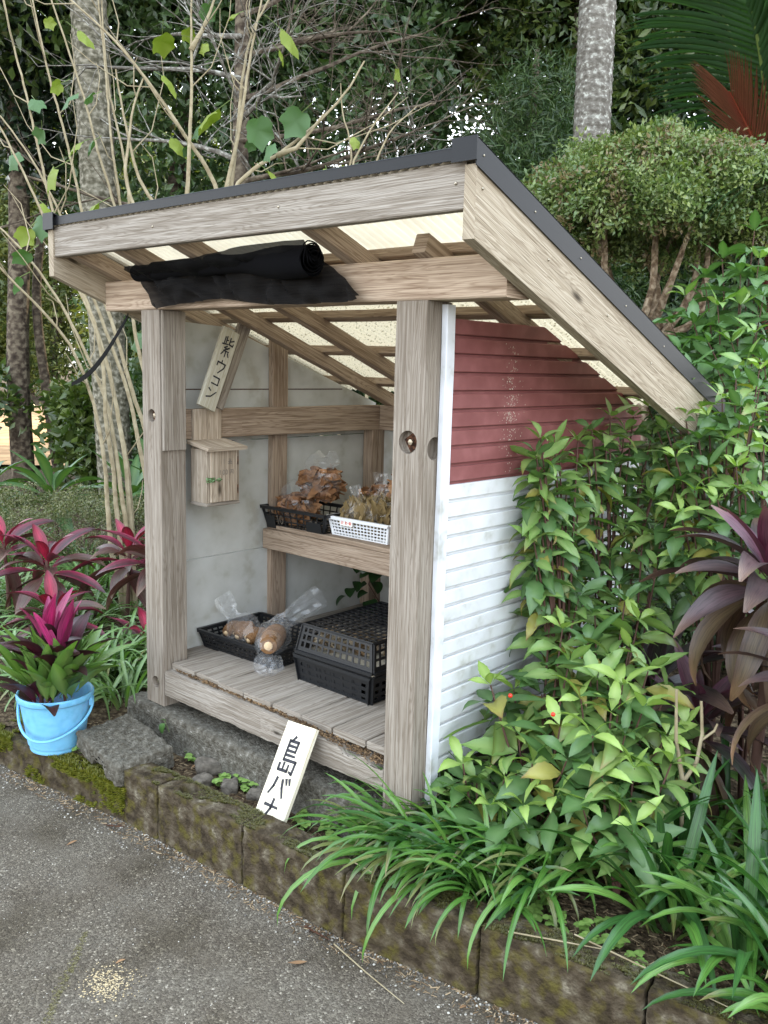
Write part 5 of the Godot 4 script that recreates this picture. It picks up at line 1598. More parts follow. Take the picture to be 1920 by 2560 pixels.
var lobed_used := 0
func stem_shrub(called: String, label: String, stems: Array, r0: float) -> void:
	var at: Vector3 = stems[0][0]
	var t := thing(called, label, "shrub", Vector3(at.x, soil_y(at.x, at.z), at.z), 0.0, "pale-stemmed shrubs")
	var o := t.position
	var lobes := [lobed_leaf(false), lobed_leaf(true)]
	for s in stems:
		var cv := Curve3D.new()
		for k in s.size():
			var tan_: Vector3 = (s[mini(k + 1, s.size() - 1)] - s[maxi(k - 1, 0)]) * 0.16
			cv.add_point(s[k] - o, -tan_, tan_)
		var n := maxi(6, int(cv.get_baked_length() / 0.055))
		var pts := []
		var rad := []
		if s[0].y < 2.05:
			pts.append(Vector3(s[0].x - o.x, -0.03, s[0].z - o.z))
			rad.append(r0 * 1.1)
		for k in n + 1:
			var q := float(k) / n
			pts.append(cv.sample_baked(cv.get_baked_length() * q) + Vector3(nz.get_noise_2d(k * 0.5, at.x * 7), 0, nz.get_noise_2d(k * 0.5 + 40.0, at.x * 7)) * 0.006)
			rad.append(r0 * lerpf(1.0, 0.28, pow(q, 0.8)) * (1.05 if k % 7 == 0 else 1.0))
		var m := MB.new()
		m.tube(pts, rad, 9)
		var st := part(t, "stem", m.mesh(M.stem_pale))
		for k in range(int(n * 0.45), n, 6):   # side twigs with bud scars
			if rng.randf() < 0.62:
				var p: Vector3 = pts[k]
				var d: Vector3 = (pts[k + 1] - pts[k]).normalized()
				var sd := d.cross(azim(rng.randf() * TAU)).normalized()
				var tw := MB.new()
				var l := rng.randf_range(0.08, 0.42)
				tw.tube([p, p + (d * 0.6 + sd * 0.7) * l * 0.5, p + (d * 1.3 + sd * 0.9) * l * 0.75 + Vector3(0, 0.03, 0), p + (d * 2.2 + sd) * l * 0.75], [r0 * 0.24, r0 * 0.2, r0 * 0.16, r0 * 0.09], 6)
				part(st, "twig", tw.mesh(M.stem_pale))
	for l in LOBED:   # the few leaves left on this shrub
		var near := 9.0
		for s in stems:
			for p in s:
				near = minf(near, p.distance_to(l[0]))
		var mine: bool = near < 0.45
		if called + label in taken:
			mine = false
		if mine and not l[0] in lobes_done:
			lobes_done.append(l[0])
			var a := rng.randf() * TAU
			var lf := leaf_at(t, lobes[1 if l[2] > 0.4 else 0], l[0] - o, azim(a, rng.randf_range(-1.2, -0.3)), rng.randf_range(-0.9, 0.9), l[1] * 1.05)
			var pt := MB.new()
			pt.tube([l[0] - o, l[0] - o + azim(a + PI, 0.5) * l[1] * 0.8], [0.0018, 0.0022], 5)
			part(t, "petiole", pt.mesh(M.stem_green))
var lobes_done := []


func garden_right() -> void:
	# strap-leaved clumps along the kerb
	var a0 := [lin(0.11, 0.25, 0.045), lin(0.06, 0.17, 0.03), lin(0.15, 0.28, 0.08)]
	var a1 := [lin(0.18, 0.34, 0.07), lin(0.10, 0.23, 0.045), lin(0.20, 0.33, 0.10)]
	var a2 := [lin(0.06, 0.165, 0.04), lin(0.038, 0.115, 0.028), lin(0.11, 0.22, 0.07)]
	var a3 := [lin(0.22, 0.26, 0.09), lin(0.16, 0.19, 0.06), lin(0.26, 0.24, 0.12)]
	var strap := strap_set(22, 0.24, 0.42, 0.013, 0.020, [a0, a1, a2, a0, a3], M.leaf_shiny, 0.9, 2.5)
	var wide := strap_set(14, 0.30, 0.52, 0.026, 0.038, [a0, a2, a1, a1], M.leaf_shiny, 0.7, 1.8)
	var to_road := atan2(1.0, -0.25)
	for p in [[1.42, 0.00], [1.50, 0.05], [1.58, 0.00], [1.66, 0.04], [1.47, -0.10], [1.60, -0.12], [1.74, -0.06], [1.40, -0.22], [1.52, -0.30], [1.72, -0.16], [1.36, 0.06], [1.60, -0.45], [1.50, -0.62], [1.42, -0.06], [1.38, -0.14], [1.46, -0.40], [1.54, -0.18]]:
		var where := "hanging over the kerb beside the right post" if p[1] > -0.11 else "rising against the foot of the white siding"
		strap_clump("strap_leaf_clump", "clump of arching glossy strap leaves " + where, "arching strap-leaf clumps " + where, Vector3(p[0], soil_y(p[0], p[1]), p[1]), 36, strap, 0.05, 0.75, 1.2, to_road + 0.5)
	for p in [[2.06, -0.46], [2.22, -0.34], [2.34, -0.24], [2.36, -0.55], [2.18, -0.66], [1.90, -0.42], [2.44, -0.05], [2.00, -0.62], [1.78, -0.55], [2.10, -0.90], [2.30, -0.85], [1.95, -0.85], [2.14, -0.24], [2.26, -0.14], [1.98, -0.30], [2.30, -0.40], [2.06, -0.18], [2.20, -0.46], [1.86, -0.28], [2.40, -0.18]]:
		strap_clump("broad_strap_clump", "clump of broad dark strap leaves under the purple cordyline", "broad strap-leaf clumps", Vector3(p[0], soil_y(p[0], p[1]), p[1]), 18, wide, 0.05, 0.75, 1.05)
	# serrated-leaf bushes
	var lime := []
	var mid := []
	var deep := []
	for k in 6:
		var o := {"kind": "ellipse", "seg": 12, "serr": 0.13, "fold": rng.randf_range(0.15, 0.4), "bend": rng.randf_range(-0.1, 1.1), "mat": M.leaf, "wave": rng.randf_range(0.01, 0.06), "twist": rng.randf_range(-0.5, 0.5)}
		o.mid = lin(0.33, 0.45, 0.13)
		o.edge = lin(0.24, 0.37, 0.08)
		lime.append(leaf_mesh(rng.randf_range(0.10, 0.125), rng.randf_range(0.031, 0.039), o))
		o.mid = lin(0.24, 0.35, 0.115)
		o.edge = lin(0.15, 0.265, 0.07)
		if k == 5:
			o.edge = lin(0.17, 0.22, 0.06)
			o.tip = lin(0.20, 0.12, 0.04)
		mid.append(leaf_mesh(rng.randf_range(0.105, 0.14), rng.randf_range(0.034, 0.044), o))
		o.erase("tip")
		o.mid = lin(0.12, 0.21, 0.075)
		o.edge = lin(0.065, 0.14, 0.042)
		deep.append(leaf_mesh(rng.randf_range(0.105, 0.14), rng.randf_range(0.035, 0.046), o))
	var spent := []
	for k in 4:   # yellowed and browned leaves
		spent.append(leaf_mesh(rng.randf_range(0.09, 0.13), rng.randf_range(0.034, 0.046), {"kind": "ellipse", "seg": 12, "serr": 0.13, "fold": 0.5, "bend": rng.randf_range(0.6, 1.5), "wave": 0.06, "mid": lin(0.34, 0.32, 0.08), "edge": lin(0.26, 0.24, 0.06), "tip": lin(0.16, 0.09, 0.04), "mat": M.leaf}))
	var front_berries := [atd(1.553, 0.395, -0.166), atd(1.668, 0.360, -0.21)]
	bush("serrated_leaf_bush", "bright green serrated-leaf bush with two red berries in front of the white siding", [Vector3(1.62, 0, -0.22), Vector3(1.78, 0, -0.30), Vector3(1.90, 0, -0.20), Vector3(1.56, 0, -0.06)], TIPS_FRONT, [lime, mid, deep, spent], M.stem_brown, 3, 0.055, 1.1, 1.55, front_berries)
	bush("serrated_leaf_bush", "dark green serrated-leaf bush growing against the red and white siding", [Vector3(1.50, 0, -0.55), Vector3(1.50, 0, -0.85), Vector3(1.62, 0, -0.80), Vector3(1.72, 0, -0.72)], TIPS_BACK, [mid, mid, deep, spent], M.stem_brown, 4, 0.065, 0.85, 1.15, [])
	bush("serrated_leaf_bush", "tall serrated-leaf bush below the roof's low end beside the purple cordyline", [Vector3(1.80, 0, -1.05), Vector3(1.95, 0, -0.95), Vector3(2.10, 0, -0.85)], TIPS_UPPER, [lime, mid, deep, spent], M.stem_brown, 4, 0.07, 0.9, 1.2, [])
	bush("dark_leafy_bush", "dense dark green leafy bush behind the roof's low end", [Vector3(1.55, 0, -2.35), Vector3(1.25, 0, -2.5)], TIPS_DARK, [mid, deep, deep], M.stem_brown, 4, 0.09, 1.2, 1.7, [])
	# purple cordylines
	var purple := cord_leaf(6, 0.34, 0.44, 0.075, 0.105, lin(0.105, 0.064, 0.066), lin(0.060, 0.042, 0.043), lin(0.20, 0.13, 0.09), lin(0.10, 0.03, 0.05), 0.5, 1.1)
	var withered := cord_leaf(5, 0.34, 0.44, 0.060, 0.085, lin(0.13, 0.095, 0.05), lin(0.085, 0.052, 0.036), lin(0.27, 0.16, 0.09), lin(0.12, 0.08, 0.04), 1.0, 1.8)
	var rose := cord_leaf(4, 0.32, 0.40, 0.060, 0.080, lin(0.12, 0.06, 0.075), lin(0.11, 0.03, 0.055), lin(0.20, 0.12, 0.10), lin(0.18, 0.02, 0.06), 0.2, 0.6)
	var greenp := cord_leaf(4, 0.34, 0.42, 0.075, 0.095, lin(0.06, 0.075, 0.05), lin(0.075, 0.05, 0.058), lin(0.10, 0.05, 0.07), lin(0.14, 0.04, 0.07), 0.4, 1.0)
	cordyline("purple_cordyline", "large purple-brown cordyline with withered lower leaves beside the serrated bush", "purple cordylines", Vector3(2.06, soil_y(2.06, -0.70), -0.70), 0.86, [withered, withered, purple, purple, rose], 46, 0.85, 1.08, -1.0, 1.2, 0.0, TAU, 0.016)
	cordyline("purple_cordyline", "second purple cordyline with hanging withered leaves at the far side", "purple cordylines", Vector3(2.26, soil_y(2.26, -0.56), -0.56), 0.62, [withered, withered, purple, purple], 30, 0.70, 0.9, -1.0, 1.0, 0.0, TAU, 0.015)
	cordyline("purple_cordyline", "greenish purple cordyline half hidden inside the serrated bush", "purple cordylines", Vector3(1.66, soil_y(1.66, -0.78), -0.78), 0.42, [greenp, purple, greenp], 18, 0.85, 1.05, -0.2, 1.2, 0.0, TAU, 0.012)
	cordyline("purple_cordyline", "small dark cordyline with two upright leaves at the foot of the white siding", "purple cordylines", Vector3(1.46, soil_y(1.46, -0.50), -0.50), 0.10, [greenp, greenp], 7, 0.7, 0.9, 0.5, 1.3, 0.0, TAU, 0.010)
	cordyline("purple_cordyline", "dark purple cordyline low in the shade behind the dead twig", "purple cordylines", Vector3(1.86, soil_y(1.86, -0.72), -0.72), 0.36, [withered, greenp, purple, rose], 26, 0.8, 1.0, -0.8, 1.1, 0.0, TAU, 0.012)
	cordyline("purple_cordyline", "dark purple cordyline deep in the shade behind the tall serrated bush", "purple cordylines", Vector3(2.02, soil_y(2.02, -1.05), -1.05), 0.52, [withered, greenp, purple], 24, 0.8, 1.0, -0.6, 1.1, 0.0, TAU, 0.012)
	# dead knobbly twig
	var tw := thing("dead_twig", "pale knobbly dead twig standing among the broad strap leaves", "twig", Vector3(1.983, soil_y(1.983, -0.39), -0.39))
	var m := MB.new()
	m.tube([Vector3(0.02, -0.02, 0), Vector3(0.0, 0.20, 0), Vector3(-0.005, 0.30, 0), Vector3(-0.030, 0.42, 0.01), Vector3(-0.040, 0.56, 0.01)], [0.006, 0.006, 0.007, 0.005, 0.004], 7)
	m.tube([Vector3(-0.004, 0.30, 0), Vector3(0.02, 0.36, -0.02), Vector3(0.025, 0.44, -0.03), Vector3(0.015, 0.53, -0.03)], [0.006, 0.0055, 0.005, 0.004], 7)
	m.tube([Vector3(0.024, 0.42, -0.03), Vector3(0.05, 0.45, -0.05), Vector3(0.055, 0.47, -0.055)], [0.004, 0.004, 0.003], 6)
	for k in m.v.size():
		m.v[k] += Vector3(1, 0.2, 1) * 0.0025 * nz.get_noise_3dv(m.v[k] * 90.0)
	part(tw, "branch", m.mesh(M.stem_pale))


func atd(x: float, y: float, z: float) -> Vector3:
	return Vector3(x, y, z)


# ---------------------------------------------------------------- trees
func crown(parent: Node, m: Mesh, n: int, at: Vector3, r: Vector3, shell: float, c0: Color, c1: Color, s0: float, s1: float, lumps := 0.35, called := "crown") -> void:
	var xf := []
	var cs := []
	var ox := rng.randf() * 50.0
	while xf.size() < n:
		var d := Vector3(rng.randf_range(-1, 1), rng.randf_range(-1, 1), rng.randf_range(-1, 1))
		if d.length() > 1.0:
			continue
		var l := d.length()
		var e := 1.0 + lumps * nz.get_noise_3dv(d.normalized() * 2.6 + Vector3(ox, 0, 0))
		if rng.randf() > pow(l, shell) + 0.08:
			continue
		if nz.get_noise_3d(d.x * 3.1 + ox, d.y * 3.1, d.z * 3.1) < -0.32:   # gaps between the boughs
			continue
		xf.append(Transform3D(Basis.from_euler(Vector3(rng.randf() * TAU, rng.randf() * TAU, rng.randf() * TAU)).scaled(Vector3.ONE * rng.randf_range(s0, s1)), at + d * e * r))
		cs.append(c0.lerp(c1, rng.randf()))
	scatter(parent, called, m, xf, cs)


func trunk(parent: Node, pts: Array, radii: Array, mat: Material, bumps := 0.04, sides := 14, called := "trunk") -> MeshInstance3D:
	var cv := Curve3D.new()
	for k in pts.size():
		var tg: Vector3 = (pts[mini(k + 1, pts.size() - 1)] - pts[maxi(k - 1, 0)]) * 0.17
		cv.add_point(pts[k], -tg, tg)
	var long := cv.get_baked_length()
	var n := maxi(6, int(long / 0.06))
	var p := []
	var r := []
	for k in n + 1:
		var q := float(k) / n
		p.append(cv.sample_baked(long * q))
		var rs := q * (radii.size() - 1)
		var ri := mini(int(rs), radii.size() - 2)
		r.append(lerpf(radii[ri], radii[ri + 1], rs - ri))
	var b := MB.new()
	b.tube(p, r, sides)
	for k in b.v.size():
		b.v[k] += b.v[k].normalized() * 0.0 + Vector3(1, 0, 1) * bumps * radii[0] * nz.get_noise_3dv(b.v[k] * 6.0)
	return part(parent, called, b.mesh(mat))


func ringed_trunk(parent: Node, a: Vector3, c: Vector3, r0: float, r1: float, step: float, mat: Material) -> void:
	var b := MB.new()
	var p := []
	var r := []
	var long := a.distance_to(c)
	var n := int(long / step) * 6
	for k in n + 1:
		var q := float(k) / n
		p.append(a.lerp(c, q) + Vector3(0.012, 0, 0.01) * sin(q * 7.0))
		r.append(lerpf(r0, r1, q) * (1.0 + (0.035 if k % 6 == 0 else 0.0) - 0.005 * (k % 6)))
	b.tube(p, r, 24)
	for k in b.v.size():
		b.v[k] += Vector3(1, 0, 1) * 0.006 * nz.get_noise_3dv(b.v[k] * 11.0)
	part(parent, "trunk", b.mesh(mat))


func boughs(b: MB, p: Vector3, d: Vector3, long: float, r: float, depth: int) -> void:
	var pts := [p]
	var rad := [r]
	var q := p
	var n := 6
	for k in n:
		d = (d + Vector3(rng.randf_range(-1, 1), rng.randf_range(-0.7, 0.8), rng.randf_range(-1, 1)) * 0.20).normalized()
		q += d * long / n
		pts.append(q)
		rad.append(r * lerpf(1.0, 0.45, float(k + 1) / n))
	b.tube(pts, rad, 5 if depth < 2 else 7)
	if depth > 0:
		for k in range(1, n + 1):
			if rng.randf() < 0.85:
				var e: Vector3 = (d * 0.75 + Vector3(rng.randf_range(-1, 1), rng.randf_range(-0.5, 0.7), rng.randf_range(-1, 1)) * 0.9).normalized()
				boughs(b, pts[k], e, long * rng.randf_range(0.45, 0.7), rad[k] * 0.62, depth - 1)


func frond(parent: Node, base: Vector3, dir: Vector3, long: float, droop: float, pairs: int, leaflet: Array, ll: float, mat: Material, vee: float, sweep := 1.0) -> void:
	var m := MB.new()
	var pts := []
	var rad := []
	var p := base
	var d := dir.normalized()
	var n := 20
	for k in n + 1:
		pts.append(p)
		rad.append(lerpf(0.018, 0.004, float(k) / n))
		d = (d + Vector3(0, -droop / n, 0)).normalized()
		p += d * long / n
	m.tube(pts, rad, 6)
	var o := part(parent, "frond", m.mesh(mat))
	for k in pairs:
		var q := lerpf(0.10, 0.99, float(k) / pairs)
		var i0 := mini(int(q * n), n - 1)
		var at: Vector3 = (pts[i0] as Vector3).lerp(pts[i0 + 1], q * n - i0)
		var t: Vector3 = (pts[i0 + 1] - pts[i0]).normalized()
		var side := t.cross(Vector3.UP).normalized()
		var up := side.cross(t)
		for s in [-1.0, 1.0]:
			var dd: Vector3 = (t * lerpf(0.35, 1.0, q) * sweep + side * s + up * vee).normalized()
			leaf_at(o, leaflet[rng.randi() % leaflet.size()], at, dd, s * 0.5 + rng.randf_range(-0.15, 0.15), ll * (0.55 + 0.65 * sin(PI * (0.12 + 0.8 * q))) * rng.randf_range(0.93, 1.05), "leaflet")


func tree(called: String, label: String, group: String, at: Vector3, h: float, cl: Mesh, n: int, lobes: Array, c0: Color, c1: Color, s0: float, s1: float, r := 0.09) -> Node3D:
	var t := thing(called, label, "tree", Vector3(at.x, soil_y(at.x, at.z), at.z), 0.0, group)
	var pts := []
	for k in 6:
		pts.append(Vector3(0.12 * sin(k * 1.3 + at.x), h * 0.85 * k / 5.0 - 0.05, 0.12 * cos(k * 1.7 + at.z)))
	trunk(t, pts, [r * 1.25, r, r * 0.9, r * 0.75, r * 0.55, r * 0.25], M.bark_dark)
	var total := 0.0
	for l in lobes:
		total += l[1].x * l[1].y * l[1].z
		for j in 3:
			var c: Vector3 = l[0]
			var from := Vector3(0, clampf(c.y - l[1].y * 0.6, 0.3, h * 0.8), 0)
			var to: Vector3 = c + Vector3(rng.randf_range(-0.5, 0.5), rng.randf_range(-0.4, 0.4), rng.randf_range(-0.5, 0.5)) * l[1]
			var b := MB.new()
			b.tube([from, from.lerp(to, 0.5) + Vector3(0, 0.12, 0), to], [r * 0.45, r * 0.28, r * 0.08], 6)
			part(t, "limb", b.mesh(M.bark_dark))
	var first := true
	for l in lobes:
		crown(t, cl, int(n * l[1].x * l[1].y * l[1].z / total), l[0], l[1], 1.2, c0, c1, s0, s1)
	return t


func grove(deep: float, right: float) -> Vector3:   # so far back from the road, so far along the grove
	return Vector3(2.879, 0, 1.894) + Vector3(-0.6621, 0, -0.7484) * deep + Vector3(0.7484, 0, -0.6621) * right


func trees() -> void:
	var F := Vector3(-0.6621, 0, -0.7484)   # away from the road, along the view
	var R := Vector3(0.7484, 0, -0.6621)
	var glossy := cluster(14, 0.16, 0.105, 0.046, M.leaf_shiny)
	var small := cluster(16, 0.14, 0.07, 0.030)
	var feathery := cluster(26, 0.17, 0.09, 0.014)
	var lanky := cluster(12, 0.20, 0.17, 0.040)
	var d0 := lin(0.034, 0.068, 0.024)
	var d1 := lin(0.095, 0.150, 0.050)
	var l0 := lin(0.05, 0.085, 0.022)
	var l1 := lin(0.12, 0.16, 0.035)
	# the dark evergreens behind the stall
	tree("glossy_evergreen", "dark glossy-leaved evergreen standing behind the middle of the roof", "dark evergreens behind the stall", grove(9.3, -0.35), 6.5, glossy, 3400, [[Vector3(0, 3.6, 0), Vector3(1.15, 2.2, 1.1)], [Vector3(0.3, 1.5, 0.2), Vector3(1.3, 1.4, 1.0)], [Vector3(0, 6.2, 0), Vector3(1.5, 1.6, 1.3)]], d0, d1, 0.8, 1.25)
	tree("glossy_evergreen", "dark evergreen behind the roof's high corner with sunlit gaps", "dark evergreens behind the stall", grove(9.8, 1.9), 6.5, glossy, 3000, [[Vector3(0, 3.8, 0), Vector3(1.1, 2.4, 1.1)], [Vector3(0, 1.3, 0), Vector3(1.2, 1.3, 1.0)], [Vector3(0, 6.3, 0), Vector3(1.3, 1.4, 1.2)]], d0, l1, 0.75, 1.2)
	tree("glossy_evergreen", "dark evergreen with pale gaps left of the bare cherry tree", "dark evergreens behind the stall", grove(9.4, -2.1), 6.5, glossy, 3000, [[Vector3(0, 3.6, 0), Vector3(1.2, 2.2, 1.1)], [Vector3(0, 1.4, 0), Vector3(1.2, 1.3, 1.0)], [Vector3(0, 6.2, 0), Vector3(1.4, 1.5, 1.2)]], d0, d1, 0.8, 1.25)
	tree("ivy_covered_tree", "tree wrapped in dark ivy left of the mottled trunk", "", grove(9.3, -3.5), 6.0, glossy, 2600, [[Vector3(0, 4.7, 0), Vector3(0.6, 1.7, 0.6)], [Vector3(0.1, 6.6, 0), Vector3(1.5, 1.3, 1.2)]], lin(0.012, 0.026, 0.014), lin(0.035, 0.06, 0.028), 0.9, 1.3, 0.05)
	tree("feathery_evergreen", "feathery dark conifer-like tree beside the grey ringed palm trunk", "", grove(8.3, 1.25), 5.0, feathery, 3000, [[Vector3(0, 2.3, 0), Vector3(0.95, 1.2, 0.9)], [Vector3(0, 3.3, 0), Vector3(0.5, 0.8, 0.5)], [Vector3(0, 1.0, 0), Vector3(1.0, 1.0, 0.8)]], lin(0.034, 0.072, 0.026), lin(0.095, 0.15, 0.045), 0.8, 1.3)
	tree("lance_leaf_tree", "dark tree with hanging lance leaves behind the grey palm trunk", "", grove(10.2, 3.0), 6.5, lanky, 3400, [[Vector3(0, 3.8, 0), Vector3(1.5, 1.9, 1.2)], [Vector3(0.3, 1.5, 0), Vector3(1.5, 1.5, 1.2)], [Vector3(0, 6.2, 0), Vector3(1.8, 1.5, 1.4)]], lin(0.026, 0.052, 0.026), lin(0.08, 0.125, 0.05), 0.85, 1.3)
	tree("lance_leaf_tree", "shaded tree with lance leaves behind the red-stemmed palm", "", grove(9.8, 5.0), 6.5, lanky, 3400, [[Vector3(0, 3.6, 0), Vector3(1.6, 2.0, 1.2)], [Vector3(0, 1.4, 0), Vector3(1.6, 1.4, 1.2)], [Vector3(0, 6.2, 0), Vector3(1.8, 1.5, 1.4)]], lin(0.026, 0.052, 0.026), lin(0.075, 0.12, 0.05), 0.85, 1.3)
	# tall crowns that shade the stall; their tops stay above the frame
	for q in [[12.0, -1.4], [12.5, 0.6], [12.5, 2.8], [12.5, 5.0], [12.5, 7.2], [11.5, 9.2]]:
		tree("tall_shade_tree", "tall broad tree at the back of the grove behind the evergreens", "tall trees at the back of the grove", grove(q[0], q[1]), 9.5, glossy, 2600, [[Vector3(0, 8.6, 0), Vector3(2.0, 2.0, 1.7)], [Vector3(0.2, 6.4, 0.1), Vector3(1.8, 1.6, 1.5)]], d0, l1, 1.2, 1.8, 0.16)
	# sunlit thicket beyond
	for q in [[15.0, -3.4], [15.5, -0.2], [15.5, 3.0], [15.0, 6.2], [33.0, -13.0], [34.0, -9.0], [33.0, -17.5]]:
		tree("sunlit_thicket", "sunlit yellow-green thicket glimpsed far behind the grove", "sunlit thickets beyond the grove", grove(q[0], q[1]), 4.6, small, 1500, [[Vector3(0, 2.5, 0), Vector3(1.9, 2.3, 1.3)]], lin(0.12, 0.16, 0.03), lin(0.26, 0.27, 0.05), 1.6, 2.4)
	for q in [[30.0, -11.0], [32.0, -14.0], [34.0, -8.0], [30.0, -16.5], [28.0, -7.0]]:
		tree("distant_tree", "sunlit tree far across the dirt clearing", "trees across the clearing", grove(q[0], q[1]), 9.0, small, 1700, [[Vector3(0, 4.0, 0), Vector3(2.4, 3.4, 2.0)], [Vector3(0, 7.6, 0), Vector3(2.2, 2.4, 2.0)]], lin(0.07, 0.11, 0.03), lin(0.20, 0.22, 0.05), 2.2, 3.4)
	# low shrubs closing the view under the crowns
	for q in [[7.6, -1.2, 1.0], [7.9, 0.4, 1.1], [7.2, 2.9, 1.2], [7.4, 4.3, 1.3], [8.3, -1.7, 0.8], [5.6, 2.5, 0.9]]:
		var s := thing("evergreen_shrub", "dark evergreen shrub filling the shade under the grove", "shrub", grove(q[0], q[1]), 0.0, "shrubs under the grove")
		trunk(s, [Vector3(0, -0.1, 0), Vector3(0.03, 0.4, 0), Vector3(0, 0.9, 0.02)], [0.03, 0.025, 0.012], M.bark_dark)
		crown(s, small, 900, Vector3(0, 0.8 * q[2], 0), Vector3(0.95, 0.9 * q[2], 0.8), 1.0, d0, d1, 0.9, 1.4)
	for q in [[4.4, 1.95, 0.62], [4.3, 2.9, 0.75], [3.4, 2.6, 0.5], [5.4, 3.9, 1.0], [3.9, 3.9, 0.8], [2.6, 2.7, 0.42]]:
		var s := thing("shade_shrub", "low dark shrub in the shade beyond the purple cordylines", "shrub", grove(q[0], q[1]) + Vector3(0, -0.11, 0), 0.0, "low shrubs beyond the purple cordylines")
		trunk(s, [Vector3(0, -0.1, 0), Vector3(0.02, 0.2, 0), Vector3(0, 0.5 * q[2], 0.02)], [0.025, 0.02, 0.01], M.bark_dark)
		crown(s, small, 620, Vector3(0, 0.62 * q[2], 0), Vector3(0.62, 0.72 * q[2], 0.6), 1.0, d0, d1, 0.7, 1.1)
	for q in [[8.6, -2.75, 0.5], [9.8, -3.15, 0.4]]:
		var s := thing("sunlit_shrub", "yellow-green leafy shrub lit from behind at the edge of the clearing", "shrub", grove(q[0], q[1]), 0.0, "shrubs at the edge of the clearing")
		trunk(s, [Vector3(0, -0.1, 0), Vector3(0.03, 0.4, 0), Vector3(0, 0.8, 0.02)], [0.025, 0.02, 0.01], M.bark_dark)
		crown(s, glossy, 260, Vector3(0, 0.6, 0), Vector3(0.45, q[2], 0.45), 0.6, l0, l1, 0.9, 1.3)
	# palms with ringed trunks
	var t := thing("palm_tree", "palm with a grey ringed lichen-spotted trunk behind the clipped topiary", "palm", grove(7.0, 1.50) + Vector3(0, -0.12, 0))
	ringed_trunk(t, Vector3(0, -0.1, 0), Vector3(-0.20, 6.4, -0.20), 0.142, 0.134, 0.085, M.bark_pale)
	var green := []
	for k in 5:
		green.append(leaf_mesh(0.55, rng.randf_range(0.022, 0.030), {"kind": "strap", "seg": 8, "bend": rng.randf_range(0.3, 0.9), "fold": 0.5, "mid": lin(0.055, 0.115, 0.05), "edge": lin(0.035, 0.08, 0.035), "mat": M.leaf}))
	for k in 9:
		frond(t, Vector3(-0.20, 6.4, -0.20), azim(TAU * k / 9.0, 0.6), 2.4, 1.6, 30, green, 1.0, M.stem_green, 0.1)
	t = thing("palm_tree", "palm with a tall mottled cream and grey trunk behind the pale shrub", "palm", grove(7.2, -2.16) + Vector3(0, -0.12, 0))
	ringed_trunk(t, Vector3(0, -0.1, 0), Vector3(-0.34, 6.4, 0.06), 0.140, 0.132, 0.11, M.bark_mottled)
	for k in 9:
		frond(t, Vector3(-0.34, 6.4, 0.06), azim(TAU * k / 9.0 + 0.3, 0.6), 2.4, 1.6, 30, green, 1.0, M.stem_green, 0.1)
	# palm with a red crown shaft
	t = thing("red_stemmed_palm", "palm with a red crown shaft and one reddish young frond", "palm", Vector3(0.80, soil_y(0.80, -4.28), -4.28))
	var sh := MB.new()
	sh.tube([Vector3(-0.02, 1.5, 0), Vector3(-0.05, 2.2, -0.05), Vector3(-0.08, 2.6, -0.05), Vector3(-0.12, 3.0, -0.06)], [0.06, 0.075, 0.06, 0.03], 12)
	part(t, "crown_shaft", sh.mesh(plain(Color(0.44, 0.17, 0.11), 0.45)))
	var tb := MB.new()
	tb.tube([Vector3(0.02, -0.1, 0), Vector3(0.01, 0.8, 0), Vector3(-0.02, 1.52, 0)], [0.055, 0.05, 0.055], 12)
	part(t, "trunk", tb.mesh(M.bark_pale))
	var red := []
	for k in 4:
		red.append(leaf_mesh(0.55, rng.randf_range(0.016, 0.022), {"kind": "strap", "seg": 8, "bend": rng.randf_range(0.0, 0.3), "fold": 0.6, "mid": lin(0.22, 0.075, 0.04), "edge": lin(0.14, 0.055, 0.03), "base": lin(0.28, 0.055, 0.035), "mat": M.leaf_purple}))
	var left := -R
	var shaft_top := Vector3(-0.10, 2.62, -0.04)
	frond(t, shaft_top, left * 0.30 + Vector3(0, 1.0, 0) - F * 0.30, 1.9, 0.9, 44, green, 1.25, M.stem_green, 0.0)
	frond(t, shaft_top, left * 0.42 + Vector3(0, 1.1, 0) - F * 0.12, 1.5, 0.5, 40, green, 1.15, M.stem_green, 0.0)
	frond(t, shaft_top - Vector3(0, 0.35, 0), left * 0.30 + Vector3(0, 0.8, 0) - F * 0.65, 1.5, 1.6, 34, green, 1.1, M.stem_green, 0.0)
	frond(t, shaft_top - Vector3(0, 0.7, 0), left * 0.25 + Vector3(0, 0.25, 0) - F * 0.7, 1.2, 1.5, 28, green, 1.0, M.stem_green, 0.0)
	frond(t, shaft_top + Vector3(0.0, 0.02, 0), left * 0.75 + Vector3(0, 0.9, 0) - F * 0.45, 0.72, 0.1, 24, red, 0.75, plain(Color(0.45, 0.18, 0.10), 0.5), 0.1, 2.6)
	frond(t, shaft_top + Vector3(0.0, 0.02, 0), left * 0.16 + Vector3(0, 1.0, 0) - F * 0.40, 0.8, 0.1, 16, red, 0.7, plain(Color(0.45, 0.18, 0.10), 0.5), 0.1, 2.8)
	frond(t, shaft_top, R * 0.8 + Vector3(0, 0.5, 0), 1.6, 1.3, 26, green, 1.0, M.stem_green, 0.1)
	# clipped topiary
	t = thing("topiary_tree", "clipped dome-shaped small-leaved tree with twisting bare limbs behind the roof", "tree", Vector3(0.33, soil_y(0.33, -3.36), -3.36))
	trunk(t, [Vector3(0, -0.1, 0), Vector3(0.02, 0.8, 0), Vector3(0.0, 1.6, 0.02)], [0.08, 0.055, 0.045], M.topiary_wood, 0.2, 12)
